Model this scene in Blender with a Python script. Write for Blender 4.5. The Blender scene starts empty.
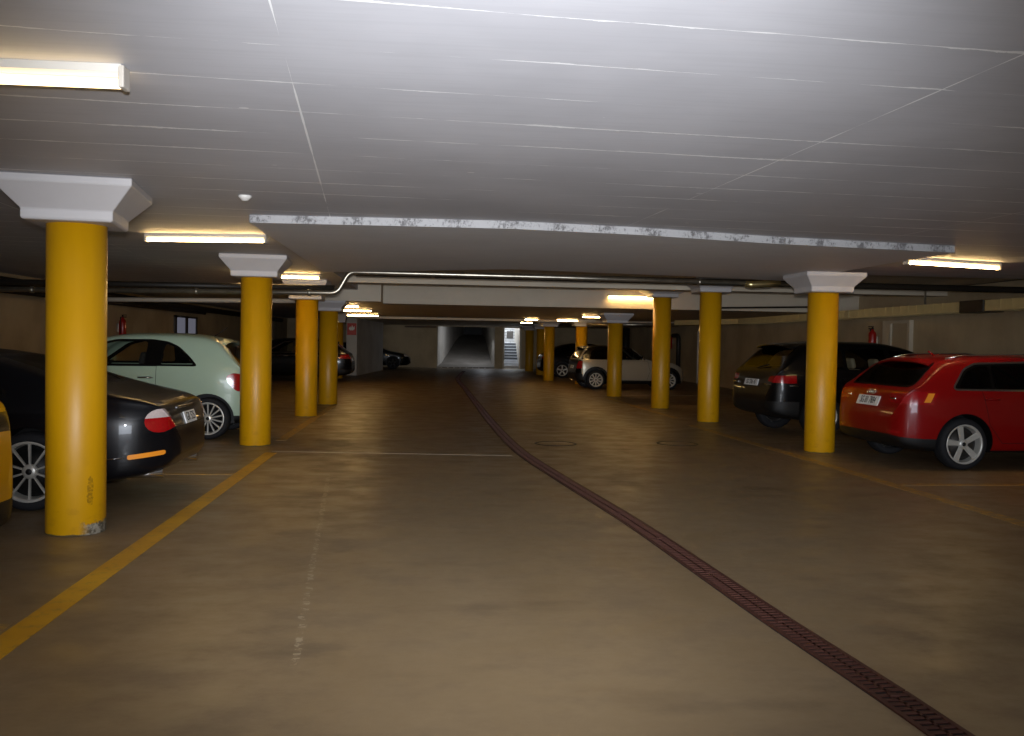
import bpy, bmesh, math, random
from mathutils import Vector, Matrix
from mathutils.bvhtree import BVHTree
random.seed(7)
PI = math.pi
SC = bpy.context.scene
COL = SC.collection

# ------------------------------------------------------------------ materials
def lin(h):
    if isinstance(h, str):
        h = h.lstrip('#'); c = [int(h[i:i+2], 16) / 255 for i in (0, 2, 4)]
        return tuple(x / 12.92 if x <= .04045 else ((x + .055) / 1.055) ** 2.4 for x in c) + (1,)
    return tuple(h) + (1,)

class NT:
    def __init__(s, name):
        s.m = bpy.data.materials.new(name); s.m.use_nodes = True
        s.t = s.m.node_tree; s.t.nodes.clear()
        s.out = s.n('ShaderNodeOutputMaterial')
    def n(s, typ, **kw):
        nd = s.t.nodes.new(typ)
        for k, v in kw.items():
            if k in nd.inputs.keys() if isinstance(k, str) else False: nd.inputs[k].default_value = v
            else: setattr(nd, k, v)
        return nd
    def l(s, a, b): s.t.links.new(a, b)
    def bsdf(s, color=(.5, .5, .5, 1), rough=.5, metal=0., coat=0., spec=.5):
        b = s.n('ShaderNodeBsdfPrincipled')
        b.inputs['Base Color'].default_value = color
        b.inputs['Roughness'].default_value = rough
        b.inputs['Metallic'].default_value = metal
        b.inputs['Coat Weight'].default_value = coat
        b.inputs['Coat Roughness'].default_value = .03
        b.inputs['Specular IOR Level'].default_value = spec
        s.l(b.outputs[0], s.out.inputs[0]); return b
    def math(s, op, a, b=None, c=None):
        nd = s.n('ShaderNodeMath', operation=op)
        for i, v in enumerate((a, b, c)):
            if v is None: continue
            if isinstance(v, (int, float)): nd.inputs[i].default_value = v
            else: s.l(v, nd.inputs[i])
        return nd.outputs[0]
    def mix(s, f, a, b):
        nd = s.n('ShaderNodeMix', data_type='RGBA')
        for i, v in ((0, f), (6, a), (7, b)):
            if isinstance(v, (int, float, tuple)): nd.inputs[i].default_value = v
            else: s.l(v, nd.inputs[i])
        return nd.outputs[2]
    def noise(s, vec, scale, detail=4, rough=.55):
        nd = s.n('ShaderNodeTexNoise'); nd.inputs['Scale'].default_value = scale
        nd.inputs['Detail'].default_value = detail; nd.inputs['Roughness'].default_value = rough
        s.l(vec, nd.inputs['Vector']); return nd.outputs[0]
    def ramp(s, f, lo, hi):
        nd = s.n('ShaderNodeMapRange', interpolation_type='SMOOTHSTEP'); s.l(f, nd.inputs[0])
        nd.inputs[1].default_value = lo; nd.inputs[2].default_value = hi; return nd.outputs[0]
    def obj(s): return s.n('ShaderNodeTexCoord').outputs['Object']
    def pos(s): return s.n('ShaderNodeNewGeometry').outputs['Position']
    def vscale(s, v, sc):
        nd = s.n('ShaderNodeMapping'); nd.inputs['Scale'].default_value = sc; s.l(v, nd.inputs['Vector']); return nd.outputs[0]
    def sep(s, v):
        nd = s.n('ShaderNodeSeparateXYZ'); s.l(v, nd.inputs[0]); return nd.outputs
    def comb(s, x, y, z):
        nd = s.n('ShaderNodeCombineXYZ')
        for i, v in enumerate((x, y, z)):
            if isinstance(v, (int, float)): nd.inputs[i].default_value = v
            else: s.l(v, nd.inputs[i])
        return nd.outputs[0]
    def bump(s, b, h, strength=.3, dist=.01):
        nd = s.n('ShaderNodeBump'); nd.inputs['Strength'].default_value = strength; nd.inputs['Distance'].default_value = dist
        s.l(h, nd.inputs['Height']); s.l(nd.outputs[0], b.inputs['Normal'])

def simple(name, color, rough=.5, metal=0., coat=0., var=.12, scale=6., spec=.5):
    """plain material with a little procedural tone variation"""
    t = NT(name); b = t.bsdf(lin(color), rough, metal, coat, spec)
    c = lin(color)
    f = t.noise(t.obj(), scale)
    d = tuple(x * (1 - var) for x in c[:3]) + (1,)
    e = tuple(min(1, x * (1 + var)) for x in c[:3]) + (1,)
    t.l(t.mix(f, d, e), b.inputs['Base Color'])
    return t.m

def paint(name, color, metal=.0, rough=.35):
    t = NT(name); b = t.bsdf(lin(color), rough, metal, .45, .2)
    c = lin(color); f = t.noise(t.obj(), 900, 1)
    t.l(t.mix(f, tuple(x * .9 for x in c[:3]) + (1,), tuple(x * 1.1 for x in c[:3]) + (1,)), b.inputs['Base Color'])
    return t.m

def glass(name, tint=.3, gloss=.5):
    t = NT(name)
    tr = t.n('ShaderNodeBsdfTransparent'); tr.inputs[0].default_value = (tint, tint * 1.02, tint * .98, 1)
    gl = t.n('ShaderNodeBsdfGlossy'); gl.inputs['Roughness'].default_value = .03
    fr = t.n('ShaderNodeFresnel'); fr.inputs[0].default_value = 1.5
    mx = t.n('ShaderNodeMixShader'); t.l(fr.outputs[0], mx.inputs[0]); t.l(tr.outputs[0], mx.inputs[1]); t.l(gl.outputs[0], mx.inputs[2])
    t.l(mx.outputs[0], t.out.inputs[0]); return t.m

def emit(name, color, strength):
    t = NT(name); e = t.n('ShaderNodeEmission'); e.inputs[0].default_value = color; e.inputs[1].default_value = strength
    t.l(e.outputs[0], t.out.inputs[0]); return t.m

def m_floor():
    t = NT('floor_concrete'); b = t.bsdf(rough=.5)
    p = t.pos()
    big = t.ramp(t.noise(t.vscale(p, (.5, .22, 1)), 1.3, 6, .6), .3, .72)
    mid = t.noise(t.vscale(p, (.9, 1.2, 1)), 2.4, 8, .65)
    fine = t.noise(p, 60, 4, .7)
    c = t.mix(big, lin('#7d684a'), lin('#8c7758'))
    c = t.mix(t.math('MULTIPLY', t.ramp(mid, .45, .75), .55), c, lin('#665540'))
    c = t.mix(t.math('MULTIPLY', fine, .25), c, lin('#98866c'))
    # darker tyre-polished swirls
    sw = t.noise(t.vscale(p, (.45, 1.0, 1)), 1.6, 5, .6)
    c = t.mix(t.math('MULTIPLY', t.ramp(sw, .56, .7), .4), c, lin('#5d4d39'))
    px, py, pz = t.sep(p)
    dl = t.math('ABSOLUTE', t.math('ADD', t.math('ADD', px, t.math('MULTIPLY', py, .085)), t.math('ADD', t.math('MULTIPLY', t.noise(p, 9, 3), .06), .208)))
    ds = t.math('MULTIPLY', t.math('LESS_THAN', dl, .018), t.math('GREATER_THAN', t.noise(t.vscale(p, (3, 5, 1)), 4, 4, .7), .53))
    ds = t.math('MULTIPLY', ds, t.math('MULTIPLY', t.math('GREATER_THAN', py, 4.0), t.math('LESS_THAN', py, 9.8)))
    c = t.mix(t.math('MULTIPLY', ds, .55), c, lin('#b3a488'))
    t.l(c, b.inputs['Base Color'])
    r = t.math('ADD', .34, t.math('MULTIPLY', t.ramp(mid, .3, .7), .25))
    t.l(r, b.inputs['Roughness'])
    t.bump(b, t.math('ADD', t.math('MULTIPLY', mid, .7), t.math('MULTIPLY', fine, .12)), .18, .02)
    return t.m

def m_ceiling(name, base, light, lines=True, dark=None):
    t = NT(name); b = t.bsdf(rough=.6)
    p = t.pos(); x, y, z = t.sep(p)
    u = t.math('ADD', x, t.math('MULTIPLY', y, .072)); v = t.math('SUBTRACT', y, t.math('MULTIPLY', x, .07))
    grain = t.noise(t.vscale(p, (.7, 14, 1)), 2.0, 6, .7)
    big = t.noise(p, .9, 4)
    c = t.mix(t.ramp(big, .3, .7), lin(base), lin(light))
    c = t.mix(t.math('MULTIPLY', t.ramp(grain, .45, .62), .1), c, lin(dark or '#98989c'))
    hgt = t.math('MULTIPLY', grain, .1)
    if lines:
        bw = .5
        k = t.math('FLOOR', t.math('DIVIDE', v, bw))
        wob = t.math('MULTIPLY', t.math('SUBTRACT', t.noise(t.comb(t.math('MULTIPLY', u, .6), k, 3.3), 1.5), .5), .03)
        fr = t.math('ABSOLUTE', t.math('SUBTRACT', t.math('FRACT', t.math('DIVIDE', t.math('ADD', v, wob), bw)), .5))
        pres = t.ramp(t.noise(t.comb(t.math('MULTIPLY', u, .5), t.math('MULTIPLY', k, 5.7), 1.), 1.3, 4, .7), .44, .62)
        thin = t.noise(t.vscale(p, (9, 9, 1)), 3, 3)
        wid = t.math('MULTIPLY', t.math('MULTIPLY', pres, thin), .07)
        ln = t.math('LESS_THAN', t.math('SUBTRACT', .5, fr), wid)
        # joints between formwork panels
        uu = t.math('ABSOLUTE', t.math('SUBTRACT', t.math('FRACT', t.math('DIVIDE', t.math('ADD', u, .32 + 2.71 / 2), 2.71)), .5))
        pu = t.ramp(t.noise(t.comb(t.math('MULTIPLY', u, .3), t.math('MULTIPLY', v, .8), 8.), 1.6, 3), .36, .58)
        lu = t.math('LESS_THAN', uu, t.math('MULTIPLY', pu, .0022))
        # small pale nicks
        vo = t.n('ShaderNodeTexVoronoi'); vo.inputs['Scale'].default_value = 1.7; t.l(t.vscale(p, (.8, 1.5, .01)), vo.inputs['Vector'])
        nick = t.math('LESS_THAN', vo.outputs['Distance'], t.math('MULTIPLY', t.noise(p, 3), .07))
        m = t.math('MAXIMUM', t.math('MAXIMUM', ln, lu), t.math('MULTIPLY', nick, .6))
        c = t.mix(m, c, lin('#f4f4f4'))
        hgt = t.math('ADD', hgt, m)
    t.l(c, b.inputs['Base Color'])
    t.bump(b, hgt, .25, .01)
    return t.m

def m_strip():
    t = NT('scraped_white_edge'); b = t.bsdf(rough=.6)
    p = t.pos(); x, y, z = t.sep(p)
    per = t.math('ABSOLUTE', t.math('SUBTRACT', t.math('FRACT', t.math('DIVIDE', x, .46)), .5))
    n = t.noise(t.vscale(p, (1, .2, .7)), 34, 6, .8)
    f = t.ramp(t.math('SUBTRACT', n, t.math('MULTIPLY', per, .3)), .42, .54)
    t.l(t.mix(f, lin('#adacac'), lin('#686666')), b.inputs['Base Color'])
    return t.m

def m_wall(name, base, dark, rough=.75):
    t = NT(name); b = t.bsdf(rough=rough); p = t.pos()
    n1 = t.noise(p, .8, 5); n2 = t.noise(t.vscale(p, (1, 1, .25)), 5, 6, .65)
    c = t.mix(t.ramp(n1, .3, .7), lin(base), lin(dark))
    c = t.mix(t.math('MULTIPLY', t.ramp(n2, .5, .8), .35), c, lin(dark))
    t.l(c, b.inputs['Base Color']); t.bump(b, n2, .12, .01); return t.m

def m_yellow(name, worn=False):
    t = NT(name); b = t.bsdf(rough=.42); o = t.obj(); x, y, z = t.sep(o)
    n = t.noise(t.vscale(o, (1, 1, .12)), 18, 4); n2 = t.noise(o, 9, 5, .6)
    c = t.mix(n, lin('#cc9400'), lin('#d69e02'))
    low = t.math('MULTIPLY', t.ramp(n2, .52, .66), t.math('SUBTRACT', 1, t.ramp(z, .05, .9)))
    c = t.mix(t.math('MULTIPLY', low, .35), c, lin('#b07d0a'))
    ring = t.math('LESS_THAN', z, t.math('MULTIPLY', n2, .025))
    c = t.mix(ring, c, lin('#6b5a38'))
    if worn:
        # chipped paint low on the aisle side and a brown scuff above it
        side = t.math('MULTIPLY', t.ramp(x, .05, .14), t.math('LESS_THAN', y, .12))
        ch = t.math('MULTIPLY', side, t.math('LESS_THAN', t.math('ADD', z, t.math('MULTIPLY', t.math('SUBTRACT', t.noise(o, 26, 5, .7), .5), .17)), .085))
        c = t.mix(ch, c, t.mix(t.ramp(t.noise(o, 40), .4, .6), lin('#a39c8c'), lin('#5d5648')))
        dx = t.math('DIVIDE', t.math('SUBTRACT', x, .13), .022); dz = t.math('DIVIDE', t.math('SUBTRACT', z, .32), .12)
        r = t.math('ADD', t.math('MULTIPLY', dx, dx), t.math('MULTIPLY', dz, dz))
        sc = t.math('MULTIPLY', t.math('LESS_THAN', t.math('ADD', r, t.math('MULTIPLY', t.noise(o, 30, 4), 2.2)), 1.9), t.math('LESS_THAN', y, 0.))
        c = t.mix(t.math('MULTIPLY', sc, t.math('MULTIPLY', t.ramp(t.noise(o, 55, 3), .3, .6), .7)), c, lin('#7a5710'))
    t.l(c, b.inputs['Base Color']); t.bump(b, n2, .05, .01); return t.m

def m_line(name='yellow_floor_paint', wear=.55, thr=.5):
    t = NT(name); b = t.bsdf(rough=.5); p = t.pos()
    n = t.noise(p, 12, 6, .7); n2 = t.noise(p, 2.2, 4)
    c = t.mix(t.ramp(n2, .3, .7), lin('#c48f10'), lin('#d8a51a'))
    c = t.mix(t.math('MULTIPLY', t.ramp(n, thr - .15 if wear > .6 else thr, thr + .2), wear), c, lin('#857354' if wear > .6 else '#8b7442'))
    t.l(c, b.inputs['Base Color']); return t.m

def m_duct(name, col, rough=.32):
    t = NT(name); b = t.bsdf(lin(col), rough, .9); o = t.obj()
    n = t.noise(o, 5, 5); t.l(t.mix(t.ramp(n, .3, .7), lin(col), tuple(x * .7 for x in lin(col)[:3]) + (1,)), b.inputs['Base Color'])
    return t.m

def m_brickstair():
    t = NT('stair_back_wall_blocks'); b = t.bsdf(rough=.8)
    br = t.n('ShaderNodeTexBrick'); p = t.pos(); x, y, z = t.sep(p)
    t.l(t.comb(x, z, 0.), br.inputs['Vector']); br.inputs['Scale'].default_value = 1.
    br.inputs['Brick Width'].default_value = .55; br.inputs['Row Height'].default_value = .17; br.inputs['Mortar Size'].default_value = .012
    br.inputs['Color1'].default_value = lin('#d8d8d6'); br.inputs['Color2'].default_value = lin('#bcbcba'); br.inputs['Mortar'].default_value = lin('#6a6a6a')
    t.l(br.outputs[0], b.inputs['Base Color']); return t.m

M = dict(
    floor=m_floor(),
    ceil=m_ceiling('ceiling_board_marked_concrete', '#bdbdc2', '#c9c9ce'),
    slab=m_ceiling('drop_slab_concrete', '#e2e2e4', '#e8e8ea', False),
    lowceil=m_ceiling('painted_soffit', '#c9bda8', '#d2c6b0', False, '#a89a82'),
    strip=m_strip(),
    wall=m_wall('beige_wall_paint', '#cfbc98', '#b5a180'),
    white=m_wall('white_wall_paint', '#cfcac0', '#b9b3a8'),
    cap=m_wall('white_capital_paint', '#c9c6c6', '#bdb9b8', .55),
    yellow=m_yellow('yellow_pillar_paint'), yellow_worn=m_yellow('yellow_pillar_paint_worn', True),
    line=m_line(), lineworn=m_line('worn_yellow_floor_paint', .9, .42),
    rust=simple('rusty_drain_iron', '#4d2a20', .6, .3, var=.35, scale=14),
    rustdark=simple('drain_channel_dark', '#140b08', .9),
    steel=m_duct('galvanised_steel', '#b9b2a2'), duct=simple('galvanised_duct', '#dccb94', .4, .15),
    darkpipe=simple('dark_pipe', '#2b2620', .5), brass=m_duct('brass_fitting', '#d8c48a', .3),
    palepipe=simple('pale_conduit', '#c9bfae', .5),
    lampbody=simple('lamp_white_enamel', '#cbc7be', .4, var=.03), lampend=simple('lamp_end_cap', '#b9b2a6', .5),
    tyre=simple('tyre_rubber', '#16161a', .8), black=simple('black_plastic', '#0b0b0c', .55, var=.2),
    gloss=simple('gloss_black_trim', '#060607', .22, coat=.25), gap=simple('panel_gap', '#040404', .9),
    rim=simple('alloy_rim', '#d2d0c8', .35, .45, var=.05), rimwhite=simple('white_rim', '#d6d2c6', .4, .1, var=.05),
    disc=simple('brake_disc', '#4a4744', .5, .7), chrome=simple('chrome', '#d8d8d8', .12, 1., var=.03),
    glass=glass('car_glass', .45), glassd=glass('dark_car_glass', .16), glassl=glass('clear_car_glass', .75),
    tail=simple('red_tail_lens', '#a00a10', .15, coat=1., var=.25, scale=40), tailw=simple('clear_tail_lens', '#c9b9b4', .2, coat=1., var=.2, scale=60),
    amber=simple('amber_reflector', '#ff9a2a', .3, var=.1, scale=60), seat=simple('seat_fabric', '#2b2a29', .85), seatl=simple('light_seat_leather', '#b8ab8e', .6),
    plate=simple('white_plate', '#e8e8e6', .4, var=.03), platetext=simple('plate_lettering', '#101012', .5),
    red=simple('red_enamel', '#a8160f', .35, coat=.5), redsign=simple('red_sign', '#c0301e', .5, var=.05), signwhite=simple('sign_white', '#ece6dc', .5, var=.03),
    doorleaf=simple('grey_door_leaf', '#b3a58c', .5, var=.05), frame=simple('door_frame_pale', '#cfc3ac', .5, var=.05),
    pane=emit('daylit_frosted_pane', (.62, .62, .78, 1), .16), winframe=simple('grey_window_frame', '#4c4844', .5),
    stairpale=simple('pale_nosing_lit_step', '#d5d8dc', .6), stair=simple('stair_concrete', '#55585c', .8), brick=m_brickstair(), ramp=m_wall('ramp_concrete', '#8d8880', '#767068', .8),
    tube=emit('warm_fluorescent_tube', (1.0, .62, .22, 1), 58.0), tubeold=emit('dim_fluorescent_tube', (1.0, .66, .27, 1), 40.0), tubetwin=emit('twin_fluorescent_tube', (1.0, .72, .36, 1), 6.0), lens=glass('headlamp_glass', .8),
    detector=simple('detector_white', '#d9d6d0', .5, var=.03),
)

# ------------------------------------------------------------------ object helpers
def link(name, me, parent=None):
    o = bpy.data.objects.new(name, me); COL.objects.link(o)
    if parent: o.parent = parent
    return o
def tag(o, label=None, cat=None, group=None, kind=None):
    if label: o['label'] = label
    if cat: o['category'] = cat
    if group: o['group'] = group
    if kind: o['kind'] = kind
    return o
def empty(name, loc, rz=0, **kw):
    o = link(name, None); o.location = loc; o.rotation_euler = (0, 0, rz); o.empty_display_size = .2
    return tag(o, **kw)

class MB:
    """collects shapes into one mesh"""
    def __init__(s): s.bm = bmesh.new()
    def box(s, lo, hi, bevel=0, mat=0, rot=None):
        r = bmesh.ops.create_cube(s.bm, size=1); vs = r['verts']
        for v in vs:
            v.co = Vector([lo[i] + (v.co[i] + .5) * (hi[i] - lo[i]) for i in range(3)])
        fs = list({f for v in vs for f in v.link_faces})
        if bevel:
            g = bmesh.ops.bevel(s.bm, geom=list({e for v in vs for e in v.link_edges}), offset=bevel, segments=2, affect='EDGES', profile=.5)
            fs = list({f for v in g['verts'] for f in v.link_faces} | {f for f in fs if f.is_valid})
        for f in fs: f.material_index = mat
        if rot is not None:
            vv = list({v for f in fs for v in f.verts}); bmesh.ops.transform(s.bm, matrix=rot, verts=vv)
        return s
    def prism(s, poly, fn, d0, d1, mat=0):
        """poly (a,b) list swept between depth d0 and d1; fn(a,b,d)->xyz"""
        n = len(poly)
        A = [s.bm.verts.new(fn(a, b, d0)) for a, b in poly]; B = [s.bm.verts.new(fn(a, b, d1)) for a, b in poly]
        fs = [s.bm.faces.new(A[::-1]), s.bm.faces.new(B)]
        for i in range(n): fs.append(s.bm.faces.new((A[i], A[(i + 1) % n], B[(i + 1) % n], B[i])))
        for f in fs: f.material_index = mat
        return s
    def tube(s, pts, r, n=10, cap=True, mat=0):
        pts = [Vector(p) for p in pts]; rings = []
        up = None
        for i, p in enumerate(pts):
            d = ((pts[i + 1] - p).normalized() if i < len(pts) - 1 else Vector()) + ((p - pts[i - 1]).normalized() if i else Vector())
            d.normalize()
            if up is None: up = d.orthogonal().normalized()
            up = (up - d * up.dot(d)).normalized(); w = d.cross(up)
            rr = r[i] if isinstance(r, (list, tuple)) else r
            rings.append([s.bm.verts.new(p + (up * math.cos(2 * PI * k / n) + w * math.sin(2 * PI * k / n)) * rr) for k in range(n)])
        for a, b in zip(rings, rings[1:]):
            for k in range(n):
                f = s.bm.faces.new((a[k], a[(k + 1) % n], b[(k + 1) % n], b[k])); f.smooth = True; f.material_index = mat
        if cap:
            for q in (rings[0][::-1], rings[-1]):
                f = s.bm.faces.new(q); f.material_index = mat
        return s
    def lathe(s, prof, axis='z', org=(0, 0, 0), n=32, mat=0, smooth=True):
        """prof: (radius, height) pairs"""
        org = Vector(org); rings = []
        for r, h in prof:
            ring = []
            for k in range(n):
                c, q = r * math.cos(2 * PI * k / n), r * math.sin(2 * PI * k / n)
                ring.append(s.bm.verts.new(org + (Vector((c, q, h)) if axis == 'z' else Vector((c, h, q)) if axis == 'y' else Vector((h, c, q)))))
            rings.append(ring)
        for a, b in zip(rings, rings[1:]):
            for k in range(n):
                f = s.bm.faces.new((a[k], a[(k + 1) % n], b[(k + 1) % n], b[k])); f.smooth = smooth; f.material_index = mat
        return s
    def build(s, name, mats, parent=None, recalc=True):
        bmesh.ops.remove_doubles(s.bm, verts=s.bm.verts, dist=1e-5)
        if recalc: bmesh.ops.recalc_face_normals(s.bm, faces=s.bm.faces)
        me = bpy.data.meshes.new(name); s.bm.to_mesh(me); s.bm.free()
        for m in (mats if isinstance(mats, (list, tuple)) else [mats]): me.materials.append(m)
        return link(name, me, parent)

def ident(*p): return tuple(p)
def text_mesh(name, body, size, mat, parent, matrix, extrude=.001, align='CENTER', sx=1.):
    cu = bpy.data.curves.new(name + '_outline', 'FONT'); cu.body = body; cu.size = size; cu.extrude = extrude
    cu.align_x = align; cu.align_y = 'CENTER'
    tmp = bpy.data.objects.new('tmp', cu); COL.objects.link(tmp)
    dg = bpy.context.evaluated_depsgraph_get(); me = bpy.data.meshes.new_from_object(tmp.evaluated_get(dg))
    bpy.data.objects.remove(tmp); bpy.data.curves.remove(cu)
    me.materials.clear(); me.materials.append(mat); me.name = name
    me.transform(matrix @ Matrix.Diagonal((sx, 1, 1, 1)))
    return link(name, me, parent)

# ------------------------------------------------------------------ camera
F, EYE = 900.0, 1.45
YAW, ROLL, PITCH = math.radians(5.2), math.radians(1.0), math.atan(25.5 / 900)
cam = bpy.data.cameras.new('camera'); cam.sensor_fit = 'HORIZONTAL'; cam.sensor_width = 36; cam.lens = F / 1024 * 36
cam.clip_end = 200
co = bpy.data.objects.new('camera', cam); COL.objects.link(co)
f0 = Vector((math.sin(YAW) * math.cos(PITCH), math.cos(YAW) * math.cos(PITCH), -math.sin(PITCH)))
r0 = Vector((math.cos(YAW), -math.sin(YAW), 0)); u0 = r0.cross(f0)
rr, uu = r0 * math.cos(ROLL) + u0 * math.sin(ROLL), -r0 * math.sin(ROLL) + u0 * math.cos(ROLL)
mw = Matrix((rr, uu, -f0)).transposed().to_4x4(); mw.translation = (0, 0, EYE); co.matrix_world = mw
SC.camera = co

# ------------------------------------------------------------------ the room
XL, XR, YB, YE = -7.7, 10.3, -8.0, 49.5
def struct(name, mb, mats, parent=None):
    o = mb.build(name, mats, parent)
    if parent is None: o['kind'] = 'structure'
    return o
struct('floor', MB().box((XL - .3, YB - .3, -.2), (XR + .3, YE + 14, 0)), M['floor'])
struct('ceiling', MB().box((XL - .3, YB - .3, 2.545), (XR + .3, 12.9, 2.9)).box((XL - .3, 12.9, 2.545), (-1.6, YE + .3, 2.9)), M['ceil'])
struct('ceiling_bay', MB().box((-1.6, 12.9, 2.72), (XR + .3, 21.4, 2.9)), M['lowceil'])
# thicker slab panel hanging 8-10 cm below the ceiling, white scraped front edge
sl = [(-1.62, 8.22), (-.45, 8.16), (.71, 8.12), (1.93, 8.3), (3.33, 8.68), (4.36, 8.86), (5.47, 9.03), (5.45, 13.5), (4.0, 13.1), (1.1, 12.6), (-1.64, 14.05)]
mb = MB()
mb.prism(sl, ident, 2.475, 2.73)
for f in mb.bm.faces:
    n = f.calc_center_median(); 
    f.normal_update()
    if abs(f.normal.z) < .5 and n.y < 9.35 and n.x < 5.5 and n.x > -1.6: f.material_index = 1
struct('ceiling_slab', mb, [M['slab'], M['strip']])
# low ceiling beyond the cross beam
mb = MB().prism([(-2.7, 20.0), (-1.1, 20.0), (-1.1, 20.95), (XR + .3, 20.95), (XR + .3, YE + .3), (-2.7, YE + .3)], ident, 2.3, 2.9)
struct('ceiling_low', mb, M['lowceil'])
struct('ceiling_beam', MB().box((-1.6, 17.2, 2.53), (XR, 17.6, 2.75), .01), M['lowceil'])
struct('ceiling_beam_far', MB().box((-2.7, 32.5, 2.22), (XR, 32.9, 2.35), .01), M['lowceil'])
struct('wall_left', MB().box((XL - .3, YB, -.1), (XL, YE + .3, 2.7)), M['wall'])
struct('wall_right', MB().box((XR, YB, -.1), (XR + .3, YE + .3, 2.7)), M['wall'])
# rear wall behind the camera; its wide opening is added for the fill light
struct('wall_rear', MB().box((XL, YB - .3, -.1), (-2.6, YB, 2.7)).box((4.6, YB - .3, -.1), (XR, YB, 2.7)).box((-2.6, YB - .3, 2.45), (4.6, YB, 2.7)), M['wall'])
# end wall with ramp and stair openings
RX0, RX1, SX0, SX1, OT = .36, 3.54, 4.06, 4.92, 2.24
mb = MB()
for a, b in ((XL, RX0), (RX1, SX0), (SX1, XR)): mb.box((a, YE, -.1), (b, YE + .3, 2.7))
mb.box((RX0, YE, 2.27), (RX1, YE + .3, 2.7)).box((SX0, YE, 2.24), (SX1, YE + .3, 2.7))
struct('wall_end', mb, M['wall'])
# pier beside the aisle on the far side
struct('wall_pier', MB().prism([(-3.4, 37.0), (-2.98, 37.0), (-2.3, 44.2), (-2.75, 44.2)], ident, -.05, 2.62), M['white'])
# ramp, veering slightly to the stair side as it climbs
SH = lambda y: .15 * (y - YE)
prof = [(YE, -.05), (YE + .02, .05), (YE + 2, .24), (YE + 5, .82), (YE + 8, 1.45), (YE + 10, 1.75), (YE + 13, 1.95)]
mb = MB(); rows = []
for y, z in prof: rows.append([mb.bm.verts.new((x, y, q)) for x, q in ((RX0 - .02 + SH(y), z), (RX1 + .02, z), (RX1 + .02, -.3), (RX0 - .02 + SH(y), -.3))])
for a, b in zip(rows, rows[1:]):
    for k in range(4): mb.bm.faces.new((a[k], a[(k + 1) % 4], b[(k + 1) % 4], b[k]))
mb.bm.faces.new(rows[0]); mb.bm.faces.new(rows[-1])
struct('floor_ramp', mb, M['ramp'])
mb = MB()
a, b = RX0 - .25, RX0
mb.prism([(a + SH(YE + .3), YE + .3), (b + SH(YE + .3), YE + .3), (b + SH(YE + 13), YE + 13), (a + SH(YE + 13), YE + 13)], ident, -.1, 4.6).box((RX1, YE + .3, -.1), (RX1 + .2, YE + 13, 4.6))
struct('wall_ramp', mb, M['white'])
struct('ceiling_ramp', MB().prism([(YE + .3, 2.27), (YE + 5, 2.75), (YE + 13, 4.3), (YE + 13, 4.5), (YE + .3, 2.6)], lambda a, b, d: (d, a, b), RX0 - .1, RX1 + .1), M['ramp'])
struct('wall_ramp_end', MB().box((RX0 + 1.5, YE + 13, 0), (RX1 + .2, YE + 13.2, 4.5)), M['black'])  # black panel stands in for the unlit top of the ramp
# stairwell
st = empty('staircase', (0, 0, 0), label='grey concrete stairs with pale nosings climbing inside the lit opening', cat='stairs')
for k in range(9):
    y = YE + .5 + .24 * k; z = .16 * (k + 1)
    MB().box((SX0 + .002, y, 0), (SX1 - .002, y + (.24 if k < 8 else .85), z - .03), .0).build('step', M['stairpale' if k < 3 else 'stair'], st)  # bottom steps coloured pale as if brightly lit, upper ones dark grey
    MB().box((SX0 + .002, y - .02, z - .03), (SX1 - .002, y + (.24 if k < 8 else .85), z), .006).build('step_nosing', M['stairpale'], st)
mb = MB().box((SX0 - .25, YE + .3, -.1), (SX0, YE + 5, 3.6)).box((SX1, YE + .3, -.1), (SX1 + .25, YE + 5, 3.6)).box((SX0 - .25, YE + .3, 3.6), (SX1 + .25, YE + 5, 3.8)).box((SX0 - .25, YE + .3, 2.3), (SX1 + .25, YE + .35, 3.6))
struct('wall_stairwell', mb, M['white'])
struct('wall_stair_back', MB().box((SX0 - .2, YE + 3.3, 0), (SX1 + .2, YE + 3.5, 3.6)), M['brick'])
o = MB().box((4.46, YE + 3.24, 1.68), (4.84, YE + 3.3, 2.12), .01).build('hatch_panel', M['winframe'])
tag(o, 'small dark square hatch on the pale block wall above the stairs', 'hatch')
# trim around the stair opening
struct('trim_1', MB().box((SX0 - .1, YE - .03, 0), (SX0, YE + .02, OT + .08)).box((SX1, YE - .03, 0), (SX1 + .1, YE + .02, OT + .08)).box((SX0 - .1, YE - .03, OT), (SX1 + .1, YE + .02, OT + .08)), M['frame'])
# left wall window
w = struct('window_1', MB().box((XL - .02, 27.9, 1.5), (XL + .05, 30.5, 1.56)).box((XL - .02, 27.9, 2.04), (XL + .05, 30.5, 2.1)).box((XL - .02, 27.9, 1.5), (XL + .05, 28.1, 2.1)).box((XL - .02, 29.1, 1.5), (XL + .05, 29.35, 2.1)).box((XL - .02, 30.35, 1.5), (XL + .05, 30.5, 2.1)), M['winframe'])
for a, b in ((28.1, 29.1), (29.35, 30.35)):
    MB().box((XL, a, 1.56), (XL + .02, b, 2.04)).build('window_pane', M['pane'], w)
# right wall door
w = struct('door_1', MB().box((XR - .05, 18.55, .02), (XR + .01, 19.25, 2.02), .004), M['doorleaf'])
MB().box((XR - .09, 19.25, 0), (XR + .01, 19.6, 2.02)).box((XR - .09, 18.45, 0), (XR + .01, 18.55, 2.02)).box((XR - .09, 18.45, 2.02), (XR + .01, 19.6, 2.08)).build('door_frame', M['frame'], w)
MB().tube([(XR - .05, 18.65, 1.02), (XR - .11, 18.65, 1.02), (XR - .11, 18.78, 1.02)], .01, 8).build('door_handle', M['chrome'], w)

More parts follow.
